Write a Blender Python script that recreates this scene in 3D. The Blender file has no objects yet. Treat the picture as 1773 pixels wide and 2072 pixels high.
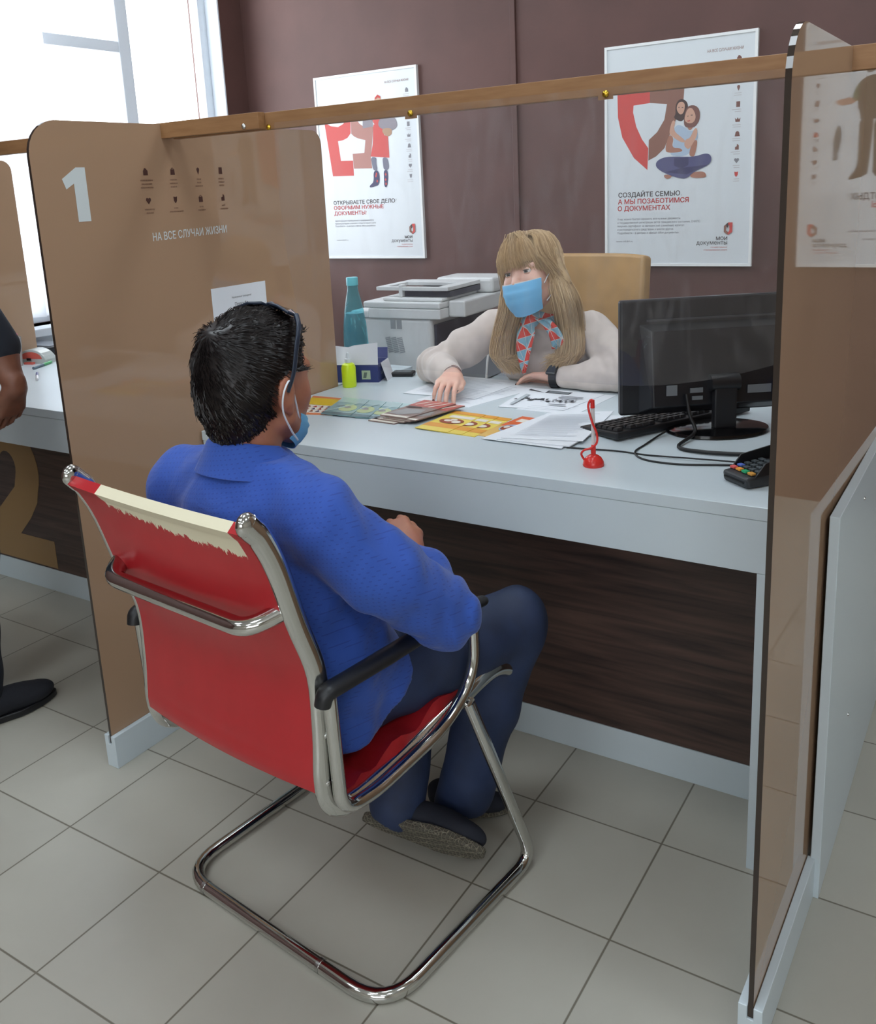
import bpy, bmesh, math, random
import numpy as np
from mathutils import Vector, Matrix

random.seed(7)
rng = np.random.default_rng(7)
SC = bpy.context.scene
COL = SC.collection

# ------------------------------------------------------------------ camera
cam_data = bpy.data.cameras.new('camera')
cam = bpy.data.objects.new('camera', cam_data)
COL.objects.link(cam)
_r = Vector((0.84280632, 0.53608683, -0.04783746))
_u = Vector((-0.08460835, 0.21974205, 0.97188212))
_d = Vector((-0.53152511, 0.81506095, -0.2305574))
rot = Matrix((_r, _u, -_d)).transposed()
cam.matrix_world = Matrix.Translation((1.76101546, -1.61773588, 1.32951822)) @ rot.to_4x4()
cam_data.sensor_fit = 'HORIZONTAL'
cam_data.sensor_width = 36.0
cam_data.lens = 1866.2832 / 1773 * 36
cam_data.shift_x = 23.1123 / 1773
cam_data.shift_y = -210.5508 / 1773
cam_data.clip_start = 0.02
SC.camera = cam

# ------------------------------------------------------------------ view, world, lights
SC.view_settings.view_transform = 'Standard'
SC.view_settings.look = 'None'
SC.view_settings.gamma = 1.0
SC.view_settings.use_curve_mapping = False
SC.view_settings.exposure = 0.12

SKY_STRENGTH = 5.0
LAMP_STRENGTH = 11.3
world = bpy.data.worlds.new('overcast_sky')
SC.world = world
world.use_nodes = True
wn = world.node_tree.nodes
wn['Background'].inputs[0].default_value = (0.92, 0.96, 1.0, 1)
wn['Background'].inputs[1].default_value = SKY_STRENGTH

# the window opening as a light portal: only tells the renderer where daylight enters
def portal(loc, rot, sx, sy):
    d = bpy.data.lights.new('window_portal', 'AREA'); d.shape = 'RECTANGLE'; d.size = sx; d.size_y = sy; d.cycles.is_portal = True
    o = bpy.data.objects.new('window_portal', d); COL.objects.link(o); o.location = loc; o.rotation_euler = rot
portal((-2.06, 1.22, 1.84), (math.pi / 2, 0, -math.pi / 2), 1.74, 2.0)
portal((3.0, -5.34, 1.75), (math.pi / 2, 0, 0), 3.0, 1.5)

# ------------------------------------------------------------------ helpers
def lin(c):
    c = c / 255.0
    return c / 12.92 if c <= 0.04045 else ((c + 0.055) / 1.055) ** 2.4
def L3(rgb):
    return tuple(lin(c) for c in rgb) + (1.0,)

_mats = {}
def M(name, rgb=(128, 128, 128), rough=0.5, metal=0.0, coat=0.0, spec=0.5, mottle=0.0, mscale=6.0, bump=0.0, bscale=120.0,
      emit=None, trans=0.0, rgb2=None, stretch=None, sheen=0.0, alpha=1.0):
    if name in _mats:
        return _mats[name]
    m = bpy.data.materials.new(name)
    m.use_nodes = True
    nt = m.node_tree; N = nt.nodes; K = nt.links
    b = N['Principled BSDF']
    b.inputs['Base Color'].default_value = L3(rgb)
    b.inputs['Roughness'].default_value = rough
    b.inputs['Metallic'].default_value = metal
    b.inputs['Coat Weight'].default_value = coat
    b.inputs['Coat Roughness'].default_value = 0.05
    b.inputs['Specular IOR Level'].default_value = spec
    b.inputs['Transmission Weight'].default_value = trans
    b.inputs['Sheen Weight'].default_value = sheen
    b.inputs['Alpha'].default_value = alpha
    if emit is not None:
        b.inputs['Emission Color'].default_value = L3(rgb)
        b.inputs['Emission Strength'].default_value = emit
    if mottle > 0 or rgb2 is not None or bump > 0:
        tc = N.new('ShaderNodeTexCoord'); mp = N.new('ShaderNodeMapping')
        K.new(tc.outputs['Object'], mp.inputs['Vector'])
        if stretch: mp.inputs['Scale'].default_value = stretch
    if mottle > 0 or rgb2 is not None:
        nz = N.new('ShaderNodeTexNoise'); nz.inputs['Scale'].default_value = mscale
        nz.inputs['Detail'].default_value = 6
        K.new(mp.outputs[0], nz.inputs['Vector'])
        mx = N.new('ShaderNodeMix'); mx.data_type = 'RGBA'
        a = rgb; c2 = rgb2 or tuple(max(0, c * (1 - mottle)) for c in rgb)
        mx.inputs[6].default_value = L3(a); mx.inputs[7].default_value = L3(c2)
        cr = N.new('ShaderNodeMapRange'); cr.inputs[1].default_value = 0.35; cr.inputs[2].default_value = 0.65
        K.new(nz.outputs['Fac'], cr.inputs[0]); K.new(cr.outputs[0], mx.inputs[0])
        K.new(mx.outputs[2], b.inputs['Base Color'])
    if bump > 0:
        n2 = N.new('ShaderNodeTexNoise'); n2.inputs['Scale'].default_value = bscale; n2.inputs['Detail'].default_value = 3
        K.new(mp.outputs[0], n2.inputs['Vector'])
        bp = N.new('ShaderNodeBump'); bp.inputs['Strength'].default_value = bump; bp.inputs['Distance'].default_value = 0.002
        K.new(n2.outputs['Fac'], bp.inputs['Height']); K.new(bp.outputs[0], b.inputs['Normal'])
    _mats[name] = m
    return m

def math_node(nt, op, a, b=None, c=None):
    n = nt.nodes.new('ShaderNodeMath'); n.operation = op
    for i, x in enumerate((a, b, c)):
        if x is None: continue
        if isinstance(x, (int, float)): n.inputs[i].default_value = x
        else: nt.links.new(x, n.inputs[i])
    return n.outputs[0]

def V(*a): return Vector(a)

class MB:
    """collects shapes and links them as one mesh object"""
    def __init__(s): s.v = []; s.f = []; s.m = []; s.mats = []
    def mi(s, mat):
        if mat not in s.mats: s.mats.append(mat)
        return s.mats.index(mat)
    def add(s, verts, faces, mat):
        o = len(s.v); k = s.mi(mat)
        s.v += [tuple(p) for p in verts]
        s.f += [tuple(i + o for i in fc) for fc in faces]
        s.m += [k] * len(faces)
        return s
    def box(s, lo, hi, mat, T=None):
        x0, y0, z0 = lo; x1, y1, z1 = hi
        vs = [V(x, y, z) for x in (x0, x1) for y in (y0, y1) for z in (z0, z1)]
        if T is not None: vs = [T @ p for p in vs]
        return s.add(vs, [(0, 1, 3, 2), (4, 6, 7, 5), (0, 4, 5, 1), (2, 3, 7, 6), (0, 2, 6, 4), (1, 5, 7, 3)], mat)
    def prism(s, poly, vec, mat):
        n = len(poly); p0 = [Vector(p) for p in poly]; vec = Vector(vec)
        vs = p0 + [p + vec for p in p0]
        fs = [tuple(range(n))[::-1], tuple(range(n, 2 * n))] + [(i, (i + 1) % n, n + (i + 1) % n, n + i) for i in range(n)]
        return s.add(vs, fs, mat)
    def flat(s, poly, mat):
        return s.add(poly, [tuple(range(len(poly)))], mat)
    def tube(s, pts, r, mat, n=10, closed=False, flatten=None):
        """r: number or list; flatten=(vector, factor): squash the section along that vector"""
        P = [Vector(p) for p in pts]; k = len(P)
        rs = r if isinstance(r, (list, tuple)) else [r] * k
        T = []
        for i in range(k):
            a = P[(i - 1) % k] if (closed or i > 0) else P[i]
            b = P[(i + 1) % k] if (closed or i < k - 1) else P[i]
            t = (b - a); T.append(t.normalized() if t.length > 1e-9 else V(0, 0, 1))
        ref = V(0, 0, 1) if abs(T[0].z) < 0.9 else V(1, 0, 0)
        nrm = (ref - T[0] * ref.dot(T[0])).normalized()
        vs = []
        for i in range(k):
            nrm = (nrm - T[i] * nrm.dot(T[i]))
            if nrm.length < 1e-6: nrm = T[i].orthogonal()
            nrm.normalize(); bn = T[i].cross(nrm)
            for j in range(n):
                a = 2 * math.pi * j / n
                off = (nrm * math.cos(a) + bn * math.sin(a)) * rs[i]
                if flatten is not None:
                    fv, ff = flatten; fv = Vector(fv).normalized()
                    off = off - fv * off.dot(fv) * (1 - ff)
                vs.append(P[i] + off)
        fs = []
        kk = k if closed else k - 1
        for i in range(kk):
            for j in range(n):
                a = i * n + j; b = i * n + (j + 1) % n
                c = ((i + 1) % k) * n + (j + 1) % n; d = ((i + 1) % k) * n + j
                fs.append((a, b, c, d))
        if not closed:
            fs.append(tuple(range(n))[::-1]); fs.append(tuple((k - 1) * n + j for j in range(n)))
        return s.add(vs, fs, mat)
    def lathe(s, prof, base, mat, n=24, T=None):
        vs = []
        for (r, z) in prof:
            for j in range(n):
                a = 2 * math.pi * j / n
                p = V(r * math.cos(a), r * math.sin(a), z)
                if T is not None: p = T @ p
                vs.append(p + Vector(base))
        fs = []
        for i in range(len(prof) - 1):
            for j in range(n):
                fs.append((i * n + j, i * n + (j + 1) % n, (i + 1) * n + (j + 1) % n, (i + 1) * n + j))
        fs.append(tuple(range(n))[::-1]); fs.append(tuple((len(prof) - 1) * n + j for j in range(n)))
        return s.add(vs, fs, mat)
    def ball(s, c, r, mat, n=12, T=None):
        if isinstance(r, (int, float)): r = (r, r, r)
        vs = []; c = Vector(c)
        for i in range(n + 1):
            t = math.pi * i / n
            for j in range(2 * n):
                a = math.pi * j / n
                p = V(r[0] * math.sin(t) * math.cos(a), r[1] * math.sin(t) * math.sin(a), r[2] * math.cos(t))
                if T is not None: p = T @ p
                vs.append(c + p)
        w = 2 * n; fs = [(i * w + j, (i + 1) * w + j, (i + 1) * w + (j + 1) % w, i * w + (j + 1) % w) for i in range(n) for j in range(w)]
        return s.add(vs, fs, mat)
    def surf(s, grid, mat, cu=False, flip=False):
        a = len(grid); b = len(grid[0]); vs = [p for row in grid for p in row]; fs = []
        for i in range(a if cu else a - 1):
            for j in range(b - 1):
                q = (i * b + j, ((i + 1) % a) * b + j, ((i + 1) % a) * b + j + 1, i * b + j + 1)
                fs.append(q[::-1] if flip else q)
        return s.add(vs, fs, mat)
    def sheet(s, grid, th, mat):
        """thin closed sheet of thickness th from a grid of points"""
        a = len(grid); b = len(grid[0])
        G = [[Vector(p) for p in row] for row in grid]
        nn = []
        for i in range(a):
            row = []
            for j in range(b):
                du = G[min(i + 1, a - 1)][j] - G[max(i - 1, 0)][j]; dv = G[i][min(j + 1, b - 1)] - G[i][max(j - 1, 0)]
                q = du.cross(dv); row.append(q.normalized() if q.length > 1e-12 else V(0, 0, 1))
            nn.append(row)
        top = [G[i][j] + nn[i][j] * th / 2 for i in range(a) for j in range(b)]
        bot = [G[i][j] - nn[i][j] * th / 2 for i in range(a) for j in range(b)]
        o = a * b; fs = []
        for i in range(a - 1):
            for j in range(b - 1):
                q = (i * b + j, (i + 1) * b + j, (i + 1) * b + j + 1, i * b + j + 1)
                fs.append(q); fs.append(tuple(x + o for x in q[::-1]))
        rim = [i * b for i in range(a)] + [(a - 1) * b + j for j in range(1, b)] + [i * b + b - 1 for i in range(a - 2, -1, -1)] + [j for j in range(b - 2, 0, -1)]
        for k in range(len(rim)):
            p, q = rim[k], rim[(k + 1) % len(rim)]
            fs.append((q, p, p + o, q + o))
        return s.add(top + bot, fs, mat)
    def build(s, name, parent=None, smooth=None, bevel=0.0, segs=2, subsurf=0, fix=True, label=None, kind=None):
        me = bpy.data.meshes.new(name)
        me.from_pydata(s.v, [], s.f)
        for m in s.mats: me.materials.append(m)
        me.polygons.foreach_set('material_index', s.m)
        if fix:
            bm = bmesh.new(); bm.from_mesh(me)
            bmesh.ops.recalc_face_normals(bm, faces=bm.faces)
            bm.to_mesh(me); bm.free()
        return link(name, me, parent, smooth, bevel, segs, subsurf, label, kind)

def link(name, me, parent=None, smooth=None, bevel=0.0, segs=2, subsurf=0, label=None, kind=None):
    me.update()
    if smooth is not None:
        me.shade_smooth(); me.set_sharp_from_angle(angle=math.radians(smooth))
    o = bpy.data.objects.new(name, me); COL.objects.link(o)
    if bevel > 0:
        b = o.modifiers.new('bevel', 'BEVEL'); b.width = bevel; b.segments = segs; b.limit_method = 'ANGLE'; b.angle_limit = math.radians(40)
        b.harden_normals = False
    if subsurf:
        q = o.modifiers.new('sub', 'SUBSURF'); q.levels = subsurf; q.render_levels = subsurf
    if parent is not None:
        o.parent = parent
        if parent.type == 'EMPTY': o.location = -parent.location      # vertices are in world coordinates
    if label: o['label'] = label
    if kind: o['kind'] = kind
    return o

def thing(name, label, cat, loc=(0, 0, 0), group=None):
    o = bpy.data.objects.new(name, None); COL.objects.link(o)
    o.empty_display_size = 0.05
    o.location = loc; o['label'] = label; o['category'] = cat
    if group: o['group'] = group
    return o
def tag(o, label, cat, group=None):
    o['label'] = label; o['category'] = cat
    if group: o['group'] = group
    return o
def structure(o):
    o['kind'] = 'structure'; return o
def copy_tree(o, parent=None):
    c = o.copy(); COL.objects.link(c)
    if parent is not None: c.parent = parent
    for ch in list(o.children): copy_tree(ch, c)
    return c

def spline(pts, n=8, closed=False):
    """Catmull-Rom through the points, n samples per span"""
    P = [Vector(p) for p in pts]; k = len(P); out = []
    for i in range(k if closed else k - 1):
        p0 = P[(i - 1) % k] if (closed or i > 0) else P[0] * 2 - P[1]
        p1 = P[i]; p2 = P[(i + 1) % k]
        p3 = P[(i + 2) % k] if (closed or i + 2 < k) else P[-1] * 2 - P[-2]
        for j in range(n):
            t = j / n
            out.append(0.5 * ((2 * p1) + (p2 - p0) * t + (2 * p0 - 5 * p1 + 4 * p2 - p3) * t * t + (3 * p1 - p0 - 3 * p2 + p3) * t ** 3))
    if not closed: out.append(P[-1])
    return out
def fillet(pts, r, n=6):
    """polyline with rounded corners"""
    P = [Vector(p) for p in pts]; out = [P[0]]
    rs = r if isinstance(r, (list, tuple)) else [r] * (len(P) - 2)
    for i in range(1, len(P) - 1):
        a = (P[i - 1] - P[i]); b = (P[i + 1] - P[i])
        rr = min(rs[i - 1], a.length * 0.49, b.length * 0.49)
        s0 = P[i] + a.normalized() * rr; s1 = P[i] + b.normalized() * rr
        for j in range(n + 1):
            t = j / n
            out.append(s0 * (1 - t) ** 2 + P[i] * 2 * t * (1 - t) + s1 * t * t)
    out.append(P[-1])
    return out

# ---- text as flat letters (built-in font); overlapping strokes of a glyph are merged
from mathutils.geometry import delaunay_2d_cdt
def text_polys(s, size, bold=0.0, align='LEFT'):
    cu = bpy.data.curves.new('t', 'FONT'); cu.body = s; cu.size = size; cu.align_x = align
    o = bpy.data.objects.new('t', cu); COL.objects.link(o)
    dg = bpy.context.evaluated_depsgraph_get()
    c2 = o.evaluated_get(dg).to_curve(dg)
    cont = []
    nseg = 3 if len(s) < 30 else 2
    for sp in c2.splines:
        bp = sp.bezier_points; n = len(bp); pts = []
        for i in range(n):
            p0, p1 = bp[i], bp[(i + 1) % n]
            a, h0, h1, b = p0.co, p0.handle_right, p1.handle_left, p1.co
            straight = abs((h0 - a).cross(b - a).z) < 1e-5 and abs((h1 - a).cross(b - a).z) < 1e-5
            for j in range(1 if straight else nseg):
                t = j / nseg; u = 1 - t
                q = a * u ** 3 + h0 * 3 * u * u * t + h1 * 3 * u * t * t + b * t ** 3
                if not pts or (q.xy - pts[-1]).length > 1e-5: pts.append(q.xy)
        if len(pts) > 2 and (pts[0] - pts[-1]).length < 1e-5: pts.pop()
        if len(pts) < 3: continue
        P = np.array([(p.x, p.y) for p in pts])
        if bold:
            d1 = P - np.roll(P, 1, 0); d2 = np.roll(P, -1, 0) - P
            d1 /= np.linalg.norm(d1, axis=1)[:, None] + 1e-9; d2 /= np.linalg.norm(d2, axis=1)[:, None] + 1e-9
            nn = np.stack([-(d1[:, 1] + d2[:, 1]), d1[:, 0] + d2[:, 0]], 1); L = np.linalg.norm(nn, axis=1)[:, None] + 1e-9
            k = np.minimum(1.0 / np.maximum(L / 2, .45), 1.8)
            P = P + nn / L * bold * k          # outlines run clockwise: left of travel is outside
        cont.append(P)
    o.to_curve_clear(); bpy.data.objects.remove(o); bpy.data.curves.remove(cu)
    if not cont: return [], []
    V_ = []; E_ = []
    for P in cont:
        o_ = len(V_); n = len(P); V_ += [Vector(p) for p in P.tolist()]; E_ += [(o_ + i, o_ + (i + 1) % n) for i in range(n)]
    vs, es, fs = delaunay_2d_cdt(V_, E_, [], 0, 1e-6)[:3]
    vv = np.array([(p.x, p.y) for p in vs]); ff = np.array([f for f in fs if len(f) == 3])
    c = vv[ff].mean(1); w = np.zeros(len(c))
    for P in cont:
        lo = P.min(0) - 1e-6; hi = P.max(0) + 1e-6
        m = np.where((c[:, 0] > lo[0]) & (c[:, 0] < hi[0]) & (c[:, 1] > lo[1]) & (c[:, 1] < hi[1]))[0]
        if len(m) == 0: continue
        A = P[None]; B = np.roll(P, -1, 0)[None]; q = c[m][:, None]
        side = (B[..., 0] - A[..., 0]) * (q[..., 1] - A[..., 1]) - (q[..., 0] - A[..., 0]) * (B[..., 1] - A[..., 1])
        up = (A[..., 1] <= q[..., 1]) & (B[..., 1] > q[..., 1]) & (side > 0); dn = (A[..., 1] > q[..., 1]) & (B[..., 1] <= q[..., 1]) & (side < 0)
        w[m] += up.sum(1) - dn.sum(1)
    ff = ff[np.abs(w) > 0.5]
    return [tuple(p) for p in vv.tolist()], [tuple(f) for f in ff.tolist()]
def add_text(mb, s, u, v, width, mat, mapf, off, bold=0.0, align='LEFT', height=None, slope=0.0):
    """letters with left (or right) end at u, baseline v, scaled to a total width"""
    vs, fs = text_polys(s, 1.0, bold)
    if not vs: return
    x0 = min(p[0] for p in vs); x1 = max(p[0] for p in vs)
    k = width / (x1 - x0); ky = k
    if height is not None:
        ky = height / 0.73
    if align == 'RIGHT': u = u - width
    elif align == 'CENTER': u = u - width / 2
    mb.add([mapf(u + (p[0] - x0) * k, v + p[1] * ky + slope * (p[0] - x0) * k, off) for p in vs], fs, mat)

# ---- smooth solids from distance fields
def smin(a, b, k):
    h = np.clip(0.5 + 0.5 * (a - b) / k, 0, 1)
    return a * (1 - h) + b * h - k * h * (1 - h)
class Solid:
    """union of tapered limbs and ellipsoids, meshed as one closed continuous surface"""
    def __init__(s): s.p = []; s.cuts = []
    def limb(s, a, b, ra, rb, k=0.02, flat=None):
        s.p.append(('c', np.array(a, float), np.array(b, float), ra, rb, k, flat)); return s
    def chain(s, pts, rs, k=0.02):
        for i in range(len(pts) - 1): s.limb(pts[i], pts[i + 1], rs[i], rs[i + 1], k)
        return s
    def ell(s, c, r, k=0.02, R=None):
        s.p.append(('e', np.array(c, float), np.array(r, float), None if R is None else np.array(R, float), 0, k, None)); return s
    def sub(s, c, r, k=0.01, R=None):
        s.p.append(('s', np.array(c, float), np.array(r, float), None if R is None else np.array(R, float), 0, k, None)); return s
    def cut(s, fn): s.cuts.append(fn); return s
    def mesh(s, h=0.005, disp=None, smooth=1):
        lo = np.full(3, 1e9); hi = np.full(3, -1e9)
        for q in s.p:
            if q[0] == 's': continue
            if q[0] == 'c':
                r = max(q[3], q[4]); lo = np.minimum(lo, np.minimum(q[1], q[2]) - r); hi = np.maximum(hi, np.maximum(q[1], q[2]) + r)
            else:
                r = q[2].max(); lo = np.minimum(lo, q[1] - r); hi = np.maximum(hi, q[1] + r)
        lo -= 0.03; hi += 0.03
        n = np.ceil((hi - lo) / h).astype(int) + 1
        ax = [lo[i] + h * np.arange(n[i]) for i in range(3)]
        D = np.full(tuple(n), 0.2, np.float32)
        for q in s.p:
            k = q[5]
            if q[0] == 'c':
                r = max(q[3], q[4]) + k + 3 * h + 0.01; a0 = np.minimum(q[1], q[2]) - r; a1 = np.maximum(q[1], q[2]) + r
            else:
                r = q[2].max() + k + 3 * h + 0.01; a0 = q[1] - r; a1 = q[1] + r
            i0 = np.maximum(np.floor((a0 - lo) / h).astype(int), 0); i1 = np.minimum(np.ceil((a1 - lo) / h).astype(int) + 1, n)
            if (i1 <= i0).any(): continue
            sl = tuple(slice(i0[i], i1[i]) for i in range(3))
            X, Y, Z = np.meshgrid(*[ax[i][sl[i]] for i in range(3)], indexing='ij')
            if q[0] == 'c':
                ab = q[2] - q[1]; L = max(ab @ ab, 1e-9)
                px, py, pz = X - q[1][0], Y - q[1][1], Z - q[1][2]
                t = np.clip((px * ab[0] + py * ab[1] + pz * ab[2]) / L, 0, 1)
                dx, dy, dz = px - t * ab[0], py - t * ab[1], pz - t * ab[2]
                if q[6] is not None:
                    fv, ff = q[6]; dd = dx * fv[0] + dy * fv[1] + dz * fv[2]; g = (1 / ff - 1) * dd
                    dx, dy, dz = dx + fv[0] * g, dy + fv[1] * g, dz + fv[2] * g
                d = np.sqrt(dx * dx + dy * dy + dz * dz) - (q[3] + (q[4] - q[3]) * t)
            else:
                P = np.stack([X - q[1][0], Y - q[1][1], Z - q[1][2]], -1)
                if q[3] is not None: P = P @ q[3]
                U = P / q[2]; k0 = np.sqrt((U * U).sum(-1)) + 1e-9; U2 = P / (q[2] ** 2); k1 = np.sqrt((U2 * U2).sum(-1)) + 1e-9
                d = k0 * (k0 - 1) / k1
            if q[0] == 's': D[sl] = -smin(-D[sl], d.astype(np.float32), k)
            else: D[sl] = smin(D[sl], d.astype(np.float32), k)
        if s.cuts or disp is not None:
            X, Y, Z = np.meshgrid(*ax, indexing='ij')
            near = np.abs(D) < 0.05
            if disp is not None:
                D[near] += disp(X[near], Y[near], Z[near]).astype(np.float32)
            for fn in s.cuts:
                D = np.maximum(D, fn(X, Y, Z).astype(np.float32))
        return nets(D, lo, h, smooth)

def nets(D, lo, h, smooth=1):
    S = D < 0
    nx, ny, nz = D.shape
    C = np.zeros((nx - 1, ny - 1, nz - 1), np.int8)
    for i in (0, 1):
        for j in (0, 1):
            for k in (0, 1):
                C += S[i:nx - 1 + i, j:ny - 1 + j, k:nz - 1 + k]
    act = (C > 0) & (C < 8)
    idx = np.full(act.shape, -1, np.int64); ijk = np.argwhere(act); idx[act] = np.arange(len(ijk))
    acc = np.zeros((len(ijk), 3)); cnt = np.zeros(len(ijk))
    cor = [(i, j, k) for i in (0, 1) for j in (0, 1) for k in (0, 1)]
    for a in cor:
        for ax in range(3):
            if a[ax] == 1: continue
            b = list(a); b[ax] = 1
            da = D[ijk[:, 0] + a[0], ijk[:, 1] + a[1], ijk[:, 2] + a[2]]; db = D[ijk[:, 0] + b[0], ijk[:, 1] + b[1], ijk[:, 2] + b[2]]
            m = (da < 0) != (db < 0)
            t = np.where(m, da / np.where(m, da - db, 1), 0)
            p = np.tile(np.array(a, float), (len(ijk), 1)); p[:, ax] += t
            acc[m] += p[m]; cnt[m] += 1
    vs = (ijk + acc / np.maximum(cnt, 1)[:, None]) * h + lo
    fs = []
    for ax in range(3):
        o1, o2 = [(1, 2), (2, 0), (0, 1)][ax]
        sl0 = [slice(None)] * 3; sl1 = [slice(None)] * 3
        sl0[ax] = slice(0, -1); sl1[ax] = slice(1, None)
        A = S[tuple(sl0)]; B = S[tuple(sl1)]
        e = np.argwhere(A != B)
        e = e[(e[:, o1] > 0) & (e[:, o2] > 0) & (e[:, o1] < D.shape[o1] - 1) & (e[:, o2] < D.shape[o2] - 1)]
        if len(e) == 0: continue
        def cell(d1, d2):
            q = e.copy(); q[:, o1] -= d1; q[:, o2] -= d2
            return idx[q[:, 0], q[:, 1], q[:, 2]]
        Q = np.stack([cell(1, 1), cell(0, 1), cell(0, 0), cell(1, 0)], 1)
        fl = ~A[e[:, 0], e[:, 1], e[:, 2]]
        Q[fl] = Q[fl][:, ::-1]
        fs.append(Q[(Q >= 0).all(1)])
    F = np.concatenate(fs)
    for _ in range(smooth):
        a2 = np.zeros_like(vs); c2 = np.zeros(len(vs))
        for i in range(4):
            p, q = F[:, i], F[:, (i + 1) % 4]
            np.add.at(a2, p, vs[q]); np.add.at(c2, p, 1); np.add.at(a2, q, vs[p]); np.add.at(c2, q, 1)
        vs = vs * 0.5 + 0.5 * a2 / np.maximum(c2, 1)[:, None]
    return vs, F
def solid_obj(name, sol, mat, parent, h=0.005, disp=None, smooth=1, label=None, extra=None, matfn=None):
    vs, F = sol.mesh(h, disp, smooth)
    me = bpy.data.meshes.new(name); me.from_pydata(vs.tolist(), [], F.tolist())
    for m in (mat if isinstance(mat, list) else [mat]): me.materials.append(m)
    if matfn is not None:
        c = vs[F].mean(1); me.polygons.foreach_set('material_index', matfn(c[:, 0], c[:, 1], c[:, 2]).astype(np.int32))
    me.update(); me.shade_smooth()
    o = bpy.data.objects.new(name, me); COL.objects.link(o)
    if parent is not None:
        o.parent = parent
        if parent.type == 'EMPTY': o.location = -parent.location
    if label: o['label'] = label
    return o
# ------------------------------------------------------------------ materials of the place
XL, XR, YB, YF, ZC = -1.80, 6.0, 2.25, -5.2, 3.1
white_lam = M('white_laminate', (199, 210, 216), 0.32)
lam_edge = M('laminate_edge', (196, 196, 198), 0.45)
chrome = M('chrome', (205, 205, 202), 0.09, metal=1.0)
steel = M('steel', (190, 190, 188), 0.25, metal=1.0)
brass = M('brass', (200, 165, 60), 0.25, metal=1.0)
black_pl = M('black_plastic', (22, 23, 27), 0.42)
white_pl = M('white_plastic', (232, 234, 235), 0.4)
paper_m = M('paper', (226, 230, 236), 0.7)
acryl = M('brown_acrylic', (166, 135, 109), 0.03, spec=0.5)
acryl_edge = M('acrylic_edge', (52, 42, 36), 0.12)
tan_wood = M('tan_beam', (152, 112, 74), 0.5, rgb2=(140, 100, 64), mscale=14, stretch=(1.0, 8, 8))

def floor_material():
    m = bpy.data.materials.new('floor_tiles'); m.use_nodes = True
    nt = m.node_tree; N = nt.nodes; K = nt.links; b = N['Principled BSDF']
    tc = N.new('ShaderNodeTexCoord'); sp = N.new('ShaderNodeSeparateXYZ'); K.new(tc.outputs['Object'], sp.inputs[0])
    tx = math_node(nt, 'DIVIDE', math_node(nt, 'SUBTRACT', sp.outputs[0], 0.0942), 0.2857)
    ty = math_node(nt, 'DIVIDE', math_node(nt, 'SUBTRACT', sp.outputs[1], -0.8694), 0.2857)
    def edge(t):
        f = math_node(nt, 'FRACT', t)
        return math_node(nt, 'MINIMUM', f, math_node(nt, 'SUBTRACT', 1.0, f))
    d = math_node(nt, 'MINIMUM', edge(tx), edge(ty))
    grout = N.new('ShaderNodeMapRange'); grout.inputs[1].default_value = 0.004; grout.inputs[2].default_value = 0.009
    grout.inputs[3].default_value = 1.0; grout.inputs[4].default_value = 0.0
    K.new(d, grout.inputs[0])
    cb = N.new('ShaderNodeCombineXYZ'); K.new(math_node(nt, 'FLOOR', tx), cb.inputs[0]); K.new(math_node(nt, 'FLOOR', ty), cb.inputs[1])
    wnz = N.new('ShaderNodeTexWhiteNoise'); K.new(cb.outputs[0], wnz.inputs['Vector'])
    nz = N.new('ShaderNodeTexNoise'); nz.inputs['Scale'].default_value = 5; nz.inputs['Detail'].default_value = 5; K.new(tc.outputs['Object'], nz.inputs['Vector'])
    mx = N.new('ShaderNodeMix'); mx.data_type = 'RGBA'; mx.inputs[6].default_value = L3((180, 177, 166)); mx.inputs[7].default_value = L3((166, 162, 151))
    K.new(nz.outputs['Fac'], mx.inputs[0])
    hv = N.new('ShaderNodeHueSaturation'); K.new(mx.outputs[2], hv.inputs['Color'])
    K.new(math_node(nt, 'ADD', 0.95, math_node(nt, 'MULTIPLY', wnz.outputs['Value'], 0.1)), hv.inputs['Value'])
    m2 = N.new('ShaderNodeMix'); m2.data_type = 'RGBA'; K.new(grout.outputs[0], m2.inputs[0]); K.new(hv.outputs[0], m2.inputs[6]); m2.inputs[7].default_value = L3((108, 102, 90))
    K.new(m2.outputs[2], b.inputs['Base Color'])
    n3 = N.new('ShaderNodeTexNoise'); n3.inputs['Scale'].default_value = 60; K.new(tc.outputs['Object'], n3.inputs['Vector'])
    bp = N.new('ShaderNodeBump'); bp.inputs['Strength'].default_value = 0.06; bp.inputs['Distance'].default_value = 0.002
    K.new(math_node(nt, 'SUBTRACT', n3.outputs['Fac'], grout.outputs[0]), bp.inputs['Height']); K.new(bp.outputs[0], b.inputs['Normal'])
    b.inputs['Roughness'].default_value = 0.33
    return m
def wood_material():
    m = bpy.data.materials.new('dark_wenge'); m.use_nodes = True
    nt = m.node_tree; N = nt.nodes; K = nt.links; b = N['Principled BSDF']
    tc = N.new('ShaderNodeTexCoord'); mp = N.new('ShaderNodeMapping'); mp.inputs['Scale'].default_value = (1.6, 10, 26)
    K.new(tc.outputs['Object'], mp.inputs[0])
    nz = N.new('ShaderNodeTexNoise'); nz.inputs['Scale'].default_value = 2.2; nz.inputs['Detail'].default_value = 8; nz.inputs['Distortion'].default_value = 0.6
    K.new(mp.outputs[0], nz.inputs['Vector'])
    cr = N.new('ShaderNodeValToRGB'); cr.color_ramp.elements[0].position = 0.3; cr.color_ramp.elements[0].color = L3((44, 33, 32))
    cr.color_ramp.elements[1].position = 0.72; cr.color_ramp.elements[1].color = L3((88, 66, 58))
    K.new(nz.outputs['Fac'], cr.inputs[0]); K.new(cr.outputs[0], b.inputs['Base Color'])
    b.inputs['Roughness'].default_value = 0.45
    return m
wenge = wood_material()
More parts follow.
